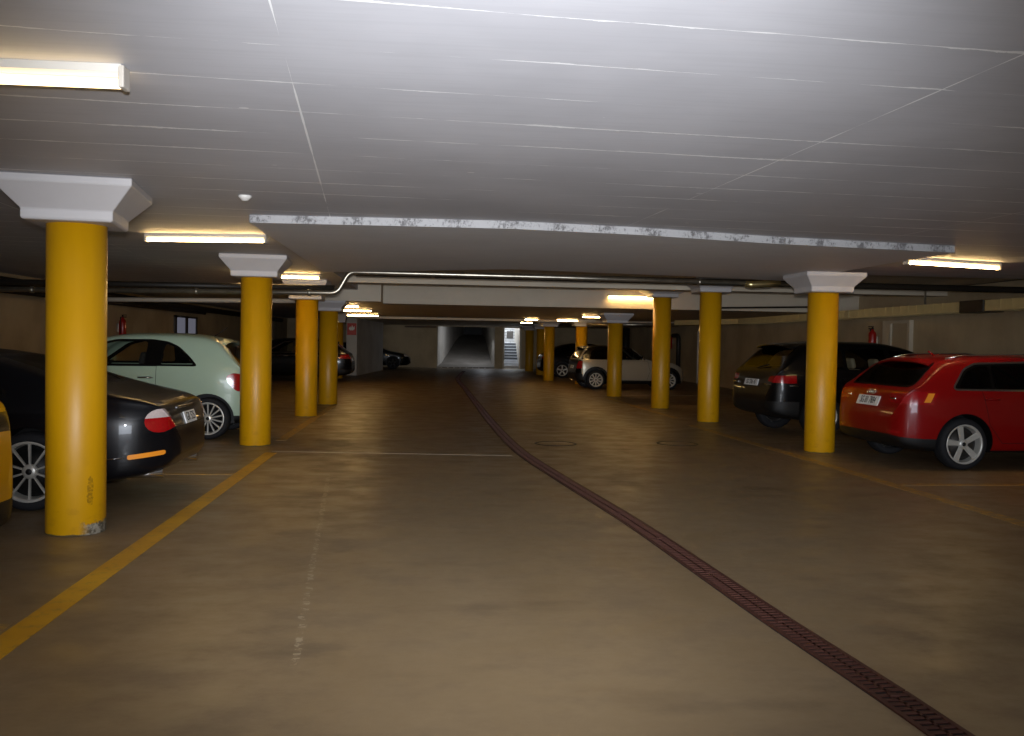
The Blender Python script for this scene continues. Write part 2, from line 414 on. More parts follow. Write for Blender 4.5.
# ------------------------------------------------------------------ pillars
def pillar(x, y, zb, zt, label, worn=False, top=.86, rot=0, group='yellow pillars along the aisle'):
    t = empty('concrete_pillar', (x, y, 0), rot, label=label, cat='pillar', kind='thing')
    r = .205
    MB().lathe([(0, 0), (r - .004, 0), (r, .006), (r, zb - .001), (0, zb)], 'z', n=48).build('shaft', M['yellow_worn' if worn else 'yellow'], t)
    mb = MB(); a, b, h = .30, top / 2, zt - zb
    rings = [(a - .012, zb), (a, zb + .012), (a, zb + .075), (b, zt - min(.05, h * .2)), (b, zt)]
    R = [[mb.bm.verts.new((sx * w, sy * w, z)) for sx, sy in ((-1, -1), (1, -1), (1, 1), (-1, 1))] for w, z in rings]
    for p, q in zip(R, R[1:]):
        for k in range(4): mb.bm.faces.new((p[k], p[(k + 1) % 4], q[(k + 1) % 4], q[k]))
    mb.bm.faces.new(R[0][::-1]); mb.bm.faces.new(R[-1])
    bmesh.ops.bevel(mb.bm, geom=[e for e in mb.bm.edges], offset=.006, segments=1, affect='EDGES')
    mb.build('capital', M['cap'], t)
    return t
pillar(-2.59, 6.88, 2.25, 2.543, 'yellow pillar with chipped base beside the black coupe tail', True, .9, math.radians(8))
pillar(-2.35, 12.45, 2.26, 2.543, 'yellow pillar standing beside the tail of the mint green hatchback', rot=math.radians(4))
pillar(-2.31, 17.16, 2.18, 2.543, 'yellow pillar behind the mint green car, first past its tail', top=.8)
pillar(-2.26, 20.32, 2.07, 2.299, 'yellow pillar in front of the dark car, under the low ceiling edge', top=.8)
pillar(-3.45, 34.0, 2.08, 2.543, 'yellow pillar half hidden behind the dark hatchback near the red sign', top=.8)
pillar(5.43, 12.1, 2.21, 2.474, 'yellow pillar between the red hatchback and the black off-roader', top=.84)
pillar(5.3, 16.75, 2.46, 2.718, 'yellow pillar just past the black off-roader, with shallow white capital', top=.84)
pillar(5.26, 20.2, 2.53, 2.718, 'yellow pillar before the cross beam, in front of the silver hatchback nose', top=.9)
pillar(5.09, 24.58, 2.03, 2.299, 'yellow pillar hiding the rear door of the silver hatchback', top=.84)
pillar(5.35, 31.7, 2.06, 2.299, 'yellow pillar behind the tail of the silver hatchback', top=.84)
pillar(4.55, 34.4, 2.08, 2.299, 'yellow pillar in front of the black estate tail', top=.84)
pillar(5.0, 40.6, 2.08, 2.299, 'yellow pillar just behind the black estate', top=.8)
pillar(5.0, 45.4, 2.08, 2.299, 'yellow pillar by the end wall, beside the lit stair opening', top=.8)

# ------------------------------------------------------------------ fluorescent lamps
def lamp(x, y, z, ln, label, rot=0, tubes=1, tm='tube'):
    t = empty('fluorescent_lamp', (x, y, z), rot, label=label, cat='lamp', group='fluorescent batten lamps')
    MB().prism([(-.04, 0), (.04, 0), (.036, -.032), (.018, -.045), (-.018, -.045), (-.036, -.032)], lambda a, b, d: (d, a, b), -ln / 2, ln / 2).build('housing', M['lampbody'], t)
    for s in (-1, 1):
        MB().box((s * ln / 2 - .012, -.04, -.092), (s * ln / 2 + .012, .04, -.002), .006).build('end_cap', M['lampend'], t)
    for k in range(tubes):
        yy = 0 if tubes == 1 else (-.022, .022)[k]
        MB().tube([(-ln / 2 + .012, yy, -.07), (ln / 2 - .012, yy, -.07)], .0145, 10).build('tube', M[tm], t)
    return t
lamp(-2.02, 3.83, 2.545, 1.52, 'long white batten lamp closest overhead, cut by the photo edge', tubes=2, tm='tubetwin')
lamp(-2.39, 9.85, 2.545, 1.29, 'lit batten lamp on the ceiling beyond the chipped pillar', math.radians(-8), tm='tubeold')
lamp(-2.55, 15.4, 2.545, 1.36, 'lit batten lamp partly behind the capital beside the mint car')
lamp(-2.2, 21.6, 2.3, 1.0, 'lit batten lamp just past the low ceiling edge, first of three in file')
lamp(-2.1, 24.6, 2.3, 1.0, 'lit batten lamp midway in the file before the red sign')
lamp(-2.18, 29.3, 2.3, 1.0, 'lit batten lamp closest to the red sign, lowest of the file')
lamp(6.3, 10.42, 2.545, 1.48, 'lit batten lamp on the ceiling above the red hatchback', math.radians(16), tm='tubeold')
lamp(4.74, 20.89, 2.63, 1.22, 'lit batten lamp against the face of the cross beam')
lamp(4.85, 26.0, 2.3, .9, 'lit batten lamp above the silver hatchback tail')
lamp(4.65, 30.5, 2.3, .72, 'lit batten lamp above the black estate, beside its pillar')
lamp(3.38, 30.3, 2.3, .45, 'short lit lamp on the low ceiling before the stair opening')
lamp(3.75, 35.3, 2.3, .47, 'short lit lamp hanging lowest, just before the stair opening')

# ------------------------------------------------------------------ pipes, ducts, fittings
def bend(pts, r, n=5):
    pts = [Vector(p) for p in pts]; out = [pts[0]]
    for a, b, c in zip(pts, pts[1:], pts[2:]):
        p0 = b + (a - b).normalized() * r; p1 = b + (c - b).normalized() * r
        for k in range(n + 1):
            t = k / n; out.append(p0 * (1 - t) ** 2 + b * 2 * t * (1 - t) + p1 * t * t)
    return out + [pts[-1]]
pt = empty('ceiling_pipe', (0, 0, 0), label='long galvanised pipe with an S-bend crossing behind the drop slab', cat='pipe')
Yp = 14.15
MB().tube(bend([(-7.6, Yp, 2.1), (-1.45, Yp, 2.17), (-1.27, Yp, 2.5), (1.99, Yp - .1, 2.485), (6.1, Yp - .3, 2.44)], .1), .04, 12).build('pipe_run', M['steel'], pt)
for x, z in ((-6, 2.117), (-3.6, 2.146), (-1.9, 2.165), (0, 2.493), (2.6, 2.478), (4.2, 2.46)):
    yy = Yp - (.1 if x > 1 else 0) - (.1 if x > 3 else 0)
    MB().tube([(x, yy, z), (x + .05, yy, z)], .052, 10).build('pipe_clamp', M['steel'], pt)
MB().tube([(4.95, Yp - .28, 2.44), (5.05, Yp - .28, 2.43), (5.3, Yp - .3, 2.45), (5.5, Yp - .3, 2.47)], [.05, .06, .06, .045], 10).build('valve', M['brass'], pt)
o = MB().tube([(-1.2, 14.6, 2.52), (XR, 14.6, 2.5)], .055, 10).build('ceiling_pipe', M['darkpipe']); tag(o, 'dark straight pipe just behind the galvanised S-bend pipe', 'pipe')
o = MB().tube([(-7.6, 18.6, 2.15), (-2.75, 18.6, 2.215)], .045, 10).build('ceiling_pipe', M['palepipe']); tag(o, 'pale straight pipe crossing above the mint green car tail', 'pipe')
o = MB().tube([(-7.6, 15.2, 2.28), (-1.6, 15.2, 2.3)], .05, 10).build('ceiling_pipe', M['darkpipe']); tag(o, 'dark pipe under the ceiling between galvanised and pale pipes', 'pipe')
o = MB().tube([(-7.45, 8, 2.36), (-7.45, 46, 2.36)], .09, 10).build('wall_pipe', M['darkpipe']); tag(o, 'thick dark pipe running along the top of the wall behind the mint car', 'pipe')
o = MB().tube([(-7.3, 12, 2.18), (-7.3, 30, 2.22)], .045, 10).build('wall_pipe', M['darkpipe']); tag(o, 'thin dark pipe below the thick one on the mint car wall', 'pipe')
# duct along the right wall
dt = empty('air_duct', (0, 0, 0), label='ribbed galvanised air duct along the wall behind the red hatchback', cat='duct')
xs = [(9.62, 8.0), (9.62, 14.2), (9.62, 15.0), (9.62, 20.9), (9.62, 27.2)]
for i, (a, b) in enumerate(((6, 11.5), (11.5, 14.6), (15.3, 19.6), (19.6, 22.4), (22.4, 27.0))):
    mb = MB().box((9.4, a + .02, 2.13), (9.75, b - .02, 2.31))
    y = a + .25
    while y < b - .2: mb.box((9.396, y, 2.126), (9.754, y + .02, 2.314)); y += .3
    mb.build('duct_section', M['duct'], dt)
MB().box((9.38, 14.6, 2.115), (9.77, 15.3, 2.325), .01).build('duct_section', M['darkpipe'], dt)['label'] = 'dark wrapped joint piece'
MB().prism([(9.4, 27.0), (9.75, 27.0), (8.6, 30.5), (8.3, 30.2)], ident, 2.14, 2.3).build('duct_elbow', M['duct'], dt)
for y in (10.5, 16.74, 22.0):
    MB().box((9.56, y, 2.3), (9.59, y + .03, 2.6)).build('hanger', M['steel'], dt)
o = MB().tube(bend([(6.5, 20.0, 2.6), (6.5, 20.0, 2.32), (9.2, 20.0, 2.4)], .06), .02, 8).build('hanging_pipe', M['darkpipe']); tag(o, 'thin dark pipe dropping from the ceiling behind the black off-roader', 'pipe')
o = MB().tube([(5.4, 31.0, 2.12), (8.5, 30.4, 2.16)], .06, 10).build('ceiling_pipe', M['steel']); tag(o, 'galvanised pipe meeting the duct elbow past the black off-roader', 'pipe')
o = MB().tube([(XR - .215, 46.0, 0), (XR - .215, 46.0, 2.3)], .2, 12).build('downpipe', M['darkpipe']); tag(o, 'thick dark downpipe on the wall above the silver hatchback roof', 'pipe')
o = MB().tube(bend([(XR - .12, 37.2, 1.86), (XR - .12, 36.35, 1.86), (XR - .12, 36.35, 0)], .25), .09, 10).build('downpipe', M['darkpipe']); tag(o, 'black bent pipe on the wall past the silver hatchback nose', 'pipe')
o = MB().tube([(XR - .06, 33.8, 0), (XR - .06, 33.8, 2.0)], .04, 8).build('downpipe', M['signwhite']); tag(o, 'thin white vertical pipe on the wall past the silver hatchback', 'pipe')
o = MB().lathe([(0, 0), (.05, 0), (.05, -.012), (.04, -.022), (.022, -.04), (0, -.042)], 'z', (-1.44, 7.13, 2.545), 20).build('smoke_detector', M['detector']); tag(o, 'small white smoke detector on the ceiling before the drop slab', 'detector')
o = MB().box((-1.3, 45.5, 2.13), (.3, 45.8, 2.2), .01).build('cable_tray', simple('brown_tray', '#5a4334', .6)); tag(o, 'brown cable tray under the low ceiling near the end wall', 'tray')

def extinguisher(x, y, z, rz, label):
    t = empty('fire_extinguisher', (x, y, z), rz, label=label, cat='fire extinguisher', group='wall fire extinguishers')
    MB().lathe([(0, 0), (.08, 0), (.09, .02), (.09, .42), (.075, .48), (.035, .52), (.03, .55), (0, .55)], 'z', n=20).build('cylinder', M['red'], t)
    MB().box((-.02, -.025, .55), (.09, .025, .575), .005).box((-.02, -.02, .6), (.1, .02, .62), .005).tube([(0, 0, .53), (0, 0, .62)], .02, 8).build('valve_handle', M['black'], t)
    MB().tube(bend([(-.01, -.02, .56), (-.01, -.13, .56), (-.01, -.12, .15)], .05), .012, 8).build('hose', M['black'], t)
    MB().box((-.13, -.05, .2), (-.085, .05, .4), .005).build('bracket', M['steel'], t)
    return t
extinguisher(XL + .13, 23.0, 1.35, 0, 'red fire extinguisher on the wall above the mint car roof')
extinguisher(XR - .13, 19.98, 1.35, PI, 'red fire extinguisher on the wall above the black off-roader roof')
extinguisher(XR - .13, 37.6, 1.3, PI, 'red fire extinguisher on the wall beside the black bent pipe')
# red fire sign on the pier
t = empty('fire_sign', (-3.19, 36.98, 1.88), label='square red fire sign with white flame symbol on the white pier', cat='sign')
MB().box((-.185, -.012, -.24), (.185, .012, .24), .004).build('sign_board', M['redsign'], t)
MB().prism([(-.12, .02), (-.06, .12), (-.03, .05), (.02, .17), (.06, .06), (.11, .13), (.12, 0), (.05, -.05), (-.07, -.05)], lambda a, b, d: (a, d, b), -.016, -.012).build('flame_symbol', M['signwhite'], t)

# ------------------------------------------------------------------ floor markings, drain, covers
def ribbon(name, pts, w, mat, z=.003, closed=False):
    mb = MB(); pts = [Vector((p[0], p[1], 0)) for p in pts]; L = []
    for i, p in enumerate(pts):
        d = (pts[min(i + 1, len(pts) - 1)] - pts[max(i - 1, 0)]).normalized(); n = Vector((-d.y, d.x, 0))
        L.append((p - n * w / 2, p + n * w / 2))
    top = [(mb.bm.verts.new((a.x, a.y, z)), mb.bm.verts.new((b.x, b.y, z))) for a, b in L]
    bot = [(mb.bm.verts.new((a.x, a.y, -.001)), mb.bm.verts.new((b.x, b.y, -.001))) for a, b in L]
    for i in range(len(pts) - 1):
        mb.bm.faces.new((top[i][0], top[i][1], top[i + 1][1], top[i + 1][0]))
        for k in (0, 1): mb.bm.faces.new((top[i][k], bot[i][k], bot[i + 1][k], top[i + 1][k]))
    for i in (0, -1): mb.bm.faces.new((top[i][0], top[i][1], bot[i][1], bot[i][0]))
    return mb.build(name, mat)
mk = 'painted lines on the floor'
tag(ribbon('floor_line', [(-1.98, 1.0), (-1.96, 4.2), (-1.99, 11.6)], .15, M['line']), 'yellow painted line from the camera side to the mint car tail', 'floor marking', mk)
tag(ribbon('floor_line', [(-2.1, 13.0), (-2.1, 19.9)], .14, M['lineworn']), 'worn yellow line past the pillar at the mint car tail', 'floor marking', mk)
tag(ribbon('floor_line', [(5.0, 1.0), (4.98, 7.5), (4.9, 11.5), (4.75, 16.0)], .15, M['lineworn']), 'yellow painted line in front of the red hatchback tail', 'floor marking', mk)
tag(ribbon('floor_line', [(4.9, 17.5), (4.75, 24.0)], .13, M['lineworn']), 'worn yellow line past the black off-roader toward the silver hatchback', 'floor marking', mk)
tag(ribbon('floor_line', [(-2.06, 9.75), (-7.2, 9.75)], .12, M['lineworn']), 'yellow bay line between the black coupe and the mint car', 'floor marking', mk)
tag(ribbon('floor_line', [(-2.06, 4.6), (-7.2, 4.6)], .12, M['lineworn']), 'yellow bay line next to the yellow car', 'floor marking', mk)
tag(ribbon('floor_line', [(5.0, 9.2), (9.8, 9.2)], .12, M['lineworn']), 'yellow bay line on the camera side of the red hatchback', 'floor marking', mk)
tag(ribbon('floor_line', [(4.9, 25.3), (9.9, 25.7)], .1, simple('white_floor_paint', '#a39880', .6)), 'pale bay line beside the silver hatchback', 'floor marking', mk)
tag(ribbon('joint_strip', [(-2.0, 11.75), (1.06, 11.45)], .025, simple('pale_joint_filler', '#9a917f', .7)), 'thin pale joint across the aisle floor ending at the drain', 'joint')
# drain: iron channel cover in short grates
dp = [(2.02, 1.6), (1.985, 3.0), (1.85, 4.58), (1.78, 5.57), (1.66, 7.24), (1.42, 9.5), (1.2, 12.06), (1.12, 16), (1.1, 20.6), (1.08, 28), (1.07, 34.9), (1.5, 42.0), (1.67, 44.5)]
def along(pts, s):
    for (x0, y0), (x1, y1) in zip(pts, pts[1:]):
        d = math.hypot(x1 - x0, y1 - y0)
        if s <= d: return x0 + (x1 - x0) * s / d, y0 + (y1 - y0) * s / d, math.atan2(y1 - y0, x1 - x0)
        s -= d
    return None
# smooth the path first
sp = []
for i in range(len(dp) - 1):
    P0, P1, P2, P3 = dp[max(i - 1, 0)], dp[i], dp[i + 1], dp[min(i + 2, len(dp) - 1)]
    for k in range(8):
        t = k / 8
        sp.append(tuple(.5 * (2 * P1[j] + (P2[j] - P0[j]) * t + (2 * P0[j] - 5 * P1[j] + 4 * P2[j] - P3[j]) * t * t + (3 * P1[j] - P0[j] - 3 * P2[j] + P3[j]) * t ** 3) for j in (0, 1)))
sp.append(dp[-1])
dr = empty('floor_drain', (0, 0, 0), label='rust brown slotted drain channel running along the aisle floor', cat='drain')
W = .15
ch = ribbon('channel', sp, W + .03, M['rustdark'], .002); ch.parent = dr
s, n = 0., 0
while along(sp, s + 1.0) and n < 45:
    x, y, a = along(sp, s); x2, y2, a2 = along(sp, s + .99)
    ang = math.atan2(y2 - y, x2 - x); L = math.hypot(x2 - x, y2 - y)
    mb = MB(); R = Matrix.Translation((x, y, 0)) @ Matrix.Rotation(ang, 4, 'Z')
    bb = []
    for sy in (-1, 1): bb.append(((0, sy * W / 2 - .011, .001), (L, sy * W / 2 + .011, .009)))
    bb.append(((0, -.006, .001), (L, .006, .008)))
    q = .005
    while q < L - .02:
        bb.append(((q, -W / 2, .001), (q + .022, W / 2, .008))); q += .045 if n < 14 else .09
    for lo, hi in bb: mb.box(lo, hi)
    if n < 16:
        mb.box((L - .05, -.02, .001), (L - .02, .02, .013))
    bmesh.ops.transform(mb.bm, matrix=R, verts=mb.bm.verts)
    mb.build('grate', M['rust'], dr); s += 1.0; n += 1
def cover(x, y, label):
    t = empty('manhole_cover', (x, y, 0), label=label, cat='manhole cover', group='round manhole covers in the aisle')
    MB().lathe([(.27, 0), (.305, 0), (.305, .006), (.27, .006), (.27, 0)], 'z', n=40).build('frame', M['darkpipe'], t)
    MB().lathe([(0, .004), (.25, .004), (.262, .002), (.262, 0)], 'z', n=40).build('lid', M['floor'], t)
cover(1.82, 12.85, 'round manhole cover close beside the drain channel')
cover(3.65, 12.97, 'round manhole cover toward the black off-roader')
rm = 'ramp studs'
for k in range(8):
    o = MB().lathe([(0, .03), (.03, .028), (.04, .012), (.045, 0), (0, 0)], 'z', (.62 + .34 * k, YE - .15, 0), 10).build('road_stud', M['signwhite'])
    tag(o, 'small white road stud in the row across the ramp foot', 'road stud', rm)

# ------------------------------------------------------------------ cars
def pchip(pts):
    xs = [p[0] for p in pts]; ys = [p[1] for p in pts]; n = len(xs)
    h = [xs[i + 1] - xs[i] for i in range(n - 1)]; d = [(ys[i + 1] - ys[i]) / h[i] for i in range(n - 1)]
    m = [d[0]] + [0] * (n - 2) + [d[-1]]
    for i in range(1, n - 1):
        if d[i - 1] * d[i] > 0:
            w1, w2 = 2 * h[i] + h[i - 1], h[i] + 2 * h[i - 1]; m[i] = (w1 + w2) / (w1 / d[i - 1] + w2 / d[i])
    def f(x):
        if x <= xs[0]: return ys[0]
        if x >= xs[-1]: return ys[-1]
        i = 0
        while x > xs[i + 1]: i += 1
        t = (x - xs[i]) / h[i]
        return ((1 + 2 * t) * (1 - t) ** 2 * ys[i] + t * (1 - t) ** 2 * h[i] * m[i] + t * t * (3 - 2 * t) * ys[i + 1] + t * t * (t - 1) * h[i] * m[i + 1])
    return f

def chaikin(p, n=2):
    for _ in range(n):
        q = [p[0]]
        for a, b in zip(p, p[1:]):
            q.append((a[0] * .75 + b[0] * .25, a[1] * .75 + b[1] * .25)); q.append((a[0] * .25 + b[0] * .75, a[1] * .25 + b[1] * .75))
        q.append(p[-1]); p = q
    return p

def rpoly(pts, r=.03, n=4):
    """round the corners of a polygon"""
    out = []; k = len(pts)
    for i in range(k):
        a, b, c = Vector(pts[i - 1]), Vector(pts[i]), Vector(pts[(i + 1) % k])
        rr = min(r, (a - b).length * .45, (c - b).length * .45)
        p0, p1 = b + (a - b).normalized() * rr, b + (c - b).normalized() * rr
        for j in range(n + 1):
            t = j / n; out.append(tuple(p0 * (1 - t) ** 2 + b * 2 * t * (1 - t) + p1 * t * t))
    return out
def oval(cx, cz, rx, rz, rot=0, n=18):
    c, s = math.cos(rot), math.sin(rot)
    return [(cx + rx * math.cos(2 * PI * k / n) * c - rz * math.sin(2 * PI * k / n) * s, cz + rx * math.cos(2 * PI * k / n) * s + rz * math.sin(2 * PI * k / n) * c) for k in range(n)]
def inflate(poly, d):
    cx = sum(p[0] for p in poly) / len(poly); cz = sum(p[1] for p in poly) / len(poly); out = []
    k = len(poly)
    area = sum(poly[i - 1][0] * poly[i][1] - poly[i][0] * poly[i - 1][1] for i in range(k)); sg = 1 if area > 0 else -1
    for i in range(k):
        a, b, c = Vector(poly[i - 1]), Vector(poly[i]), Vector(poly[(i + 1) % k])
        e1, e2 = (b - a).normalized(), (c - b).normalized()
        n = (Vector((e1.y, -e1.x)) + Vector((e2.y, -e2.x))) * sg
        if n.length < 1e-6: n = Vector((e1.y, -e1.x)) * sg
        n.normalize(); cosv = max(.5, n.dot(Vector((e1.y, -e1.x)) * sg))
        out.append(tuple(b + n * d / cosv))
    return out
def inside(p, poly):
    x, y = p; c = False; k = len(poly)
    for i in range(k):
        (x1, y1), (x2, y2) = poly[i - 1], poly[i]
        if (y1 > y) != (y2 > y) and x < (x2 - x1) * (y - y1) / (y2 - y1) + x1: c = not c
    return c

class Car:
    def __init__(s, spec, paintmat, loc, rz, label, cat='car', name='car'):
        s.sp = spec; s.L = spec['L']
        s.root = empty(name, loc, rz, label=label, cat=cat)
        s.T, s.B, s.W, s.S = (pchip(spec[k]) for k in 'TBWS')
        s.paint = paintmat
        s.parts = {0: ('body', [paintmat, M['black']])}; s.nid = 1
        s.shell()
    def section(s, x):
        sp = s.sp; T, B, W = s.T(x), s.B(x), s.W(x); S = min(s.S(x), T - .035); h = S - B; hc = T - S
        tum = sp.get('tum', .38)
        wt = W * .955 - tum * max(0, hc - .04)
        p = [(0, B), (.72 * W, B), (.93 * W, B + .03 * h), (.975 * W, B + .12 * h), (W * .995, B + .33 * h), (W, B + .62 * h), (.99 * W, B + .86 * h), (.962 * W, S),
             (W * .955 - tum * max(0, .35 * (hc - .04)), S + .38 * hc), (wt + .012, T - .16 * hc), (wt * .86, T - .035 * hc), (wt * .45, T - .0 * hc), (0, T)]
        return chaikin(p)
    def shell(s):
        L = s.L; xs = set([0, .006, .014, .024, .036, .05, .066, .084, .104, .128, .155, .185, .22, .26, .3, .345, .39, .44, .49, .54, .6, .66])
        n = 44
        for k in range(n + 1): xs.add(round(.7 + (L - .7 - .5) * k / n, 4))
        for d in (.42, .34, .27, .2, .15, .1, .06, .03, .01, 0): xs.add(round(L - d, 4))
        xs = sorted(xs); bm = bmesh.new(); rings = []
        for x in xs:
            half = s.section(x)
            rings.append([bm.verts.new((x, y, z)) for y, z in half] + [bm.verts.new((x, -y, z)) for y, z in half[-2:0:-1]])
        k = len(rings[0])
        for a, b in zip(rings, rings[1:]):
            for i in range(k): bm.faces.new((a[i], b[i], b[(i + 1) % k], a[(i + 1) % k]))
        bm.faces.new(rings[0]); bm.faces.new(rings[-1][::-1])
        bmesh.ops.recalc_face_normals(bm, faces=bm.faces)
        for f in bm.faces: f.smooth = True
        bm.normal_update()
        bm.verts.ensure_lookup_table(); bm.faces.ensure_lookup_table()
        tri = bmesh.ops.triangulate(bm, faces=list(bm.faces)); bm.normal_update()
        s.bvh = BVHTree.FromBMesh(bm); s.bvn = [[(v.co.copy(), v.normal.copy()) for v in f.verts] for f in bm.faces]
        bm.faces.ensure_lookup_table(); s.bvn = [[(v.co.copy(), v.normal.copy()) for v in f.verts] for f in bm.faces]
        bmesh.ops.dissolve_limit(bm, angle_limit=1e-4, verts=[], edges=[])
        me = bpy.data.meshes.new('body'); bm.to_mesh(me); bm.free()
        me.materials.append(s.paint); me.materials.append(M['black'])
        # wheel arches
        r, ra = s.sp['r'], s.sp.get('ra', s.sp['r'] + .055)
        mb = MB()
        for xw in s.sp['wheels']:
            for sd in (-1, 1):
                w = s.W(xw); y0, y1 = sd * (w - .34), sd * (w + .3)
                ring = [(xw + ra * math.cos(2 * PI * q / 40), r + ra * math.sin(2 * PI * q / 40)) for q in range(40)]
                mb.prism(ring, lambda a, b, d: (a, d, b), min(y0, y1), max(y0, y1), 1)
        cut = mb.build('cutter', [s.paint, M['black']])
        tmp = link('tmp', me)
        md = tmp.modifiers.new('arch', 'BOOLEAN'); md.operation = 'DIFFERENCE'; md.object = cut; md.solver = 'EXACT'
        dg = bpy.context.evaluated_depsgraph_get(); ev = tmp.evaluated_get(dg)
        me2 = bpy.data.meshes.new_from_object(ev)
        s.bm = bmesh.new(); s.bm.from_mesh(me2)
        for o in (tmp, cut): bpy.data.objects.remove(o)
        for m in (me, me2): bpy.data.meshes.remove(m)
        s.pid = s.bm.faces.layers.int.new('pid')
        s.bm.normal_update()
    def surf(s, o, d):
        h = s.bvh.ray_cast(Vector(o), Vector(d)); return h[0], h[1]
    def rear(s, y, z): return s.surf((-2, y, z), (1, 0, 0))
    def front(s, y, z): return s.surf((s.L + 2, y, z), (-1, 0, 0))
    def side(s, x, z, sd): return s.surf((x, sd * 3, z), (0, -sd, 0))
    def cut(s, name, poly, ax, mats, sd=1, parent=None, only=None, limit=.12):
        """cut a panel shaped by poly out of the body skin. ax: 'y' (x,z outline on one side), 'r' rear, 'f' front (y,z outline)"""
        bm = s.bm; pid = s.pid
        i0, i1 = (0, 2) if ax == 'y' else (1, 2)
        mn = [min(p[k] for p in poly) - .001 for k in (0, 1)]; mx = [max(p[k] for p in poly) + .001 for k in (0, 1)]
        nv = {'y': Vector((0, sd, 0)), 'r': Vector((-1, 0, 0)), 'f': Vector((1, 0, 0))}[ax]
        def ok(f):
            if f.material_index == 1 and f[pid] == 0 and abs(f.normal.dot(nv)) < 2 and f.tag is False and s._arch(f): return False
            if f.normal.dot(nv) < limit: return False
            c = f.calc_center_median()
            if ax == 'y' and c.y * sd < .02: return False
            if ax == 'r' and c.x > s.L * .5: return False
            if ax == 'f' and c.x < s.L * .5: return False
            return True
        def region():
            fs = []
            for f in bm.faces:
                a = [v.co[i0] for v in f.verts]
                if max(a) < mn[0] or min(a) > mx[0]: continue
                b = [v.co[i1] for v in f.verts]
                if max(b) < mn[1] or min(b) > mx[1]: continue
                if ok(f): fs.append(f)
            return fs
        k = len(poly); cand = region()
        for i in range(k):
            a, b = poly[i - 1], poly[i]
            if math.hypot(a[0] - b[0], a[1] - b[1]) < 1e-5: continue
            fs = [f for f in cand if f.is_valid]
            e = {e for f in fs for e in f.edges}; v = {v for f in fs for v in f.verts}
            co = Vector((a[0], 0, a[1])) if ax == 'y' else Vector((0, a[0], a[1]))
            no = Vector((a[1] - b[1], 0, b[0] - a[0])) if ax == 'y' else Vector((0, a[1] - b[1], b[0] - a[0]))
            res = bmesh.ops.bisect_plane(bm, geom=list(fs) + list(e) + list(v), plane_co=co, plane_no=no.normalized(), dist=1e-5)
            cand = list({g for g in res['geom'] if isinstance(g, bmesh.types.BMFace)} | {f for f in fs if f.is_valid})
        for f in cand:
            if f.is_valid: f.normal_update()
        if name is None: d = 0
        else:
            d = s.nid; s.nid += 1; s.parts[d] = (name, mats if isinstance(mats, list) else [mats], parent)
        for f in cand:
            if not f.is_valid or not ok(f): continue
            c = f.calc_center_median()
            if inside((c[i0], c[i1]), poly) and (only is None or f[pid] in only):
                f[pid] = d
        return d
    def _arch(s, f):
        # faces made by the arch cutter lie inside the skin
        h = s.bvh.find_nearest(f.calc_center_median()); return h[3] is not None and h[3] > .004
    def cutz(s, name, z0, mats, xr):
        """everything above z0 between xr becomes one part (a roof)"""
        bm = s.bm; fs = [f for f in bm.faces if min(v.co.z for v in f.verts) < z0 < max(v.co.z for v in f.verts)]
        e = {e for f in fs for e in f.edges}; v = {v for f in fs for v in f.verts}
        bmesh.ops.bisect_plane(bm, geom=list(fs) + list(e) + list(v), plane_co=(0, 0, z0), plane_no=(0, 0, 1), dist=1e-5); bm.normal_update()
        d = s.nid; s.nid += 1; s.parts[d] = (name, [mats], None)
        for f in bm.faces:
            c = f.calc_center_median()
            if c.z > z0 and xr[0] < c.x < xr[1] and f[s.pid] == 0: f[s.pid] = d
    def door(s, poly, sd, name='door'):
        g = s.cut('panel_gap', inflate(poly, .006), 'y', M['gap'], sd, only=(0,))
        d = s.cut(name, poly, 'y', [s.paint], sd, only=(g,)); return d
    def window(s, poly, ax, mat, sd=1, trim=.025, name='window_glass', tm=None):
        a = s.cut('window_trim', inflate(poly, trim), ax, tm or M['gloss'], sd)
        return s.cut(name, poly, ax, mat, sd)
    def finish(s):
        bm = s.bm; ids = {}
        for f in bm.faces: ids.setdefault(f[s.pid], []).append(f)
        s.objs = {}
        for d, fs in sorted(ids.items()):
            nm, mats = s.parts[d][0], s.parts[d][1]
            vm = {}; vs = []; faces = []; norms = []; mi = []
            for f in fs:
                skin = not s._arch(f); idx = []
                for l in f.loops:
                    v = l.vert
                    if v not in vm: vm[v] = len(vs); vs.append(v.co.copy())
                    idx.append(vm[v]); n = f.normal
                    if skin:
                        co, fn, fi, dist = s.bvh.find_nearest(v.co)
                        if co is not None and dist < .003:
                            (a, na), (b, nb), (c, nc) = s.bvn[fi]
                            n0, n1, n2 = (b - a).cross(c - a), None, None
                            A = n0.length_squared
                            if A > 1e-14:
                                w0 = (b - co).cross(c - co).dot(n0) / A; w1 = (c - co).cross(a - co).dot(n0) / A
                                q = na * w0 + nb * w1 + nc * (1 - w0 - w1)
                                if q.length > .1 and q.normalized().dot(f.normal) > .3: n = q.normalized()
                    norms.append(n.copy())
                faces.append(idx); mi.append(min(f.material_index, len(mats) - 1))
            me = bpy.data.meshes.new(nm); me.from_pydata(vs, [], faces)
            for m in mats: me.materials.append(m)
            for p, q in zip(me.polygons, mi): p.material_index = q; p.use_smooth = True
            me.normals_split_custom_set([tuple(n) for n in norms])
            s.objs[d] = link(nm, me, s.root)
        for d in s.objs:
            p = s.parts[d][2] if len(s.parts[d]) > 2 else None
            if p in s.objs: s.objs[d].parent = s.objs[p]
        bm.free(); return s
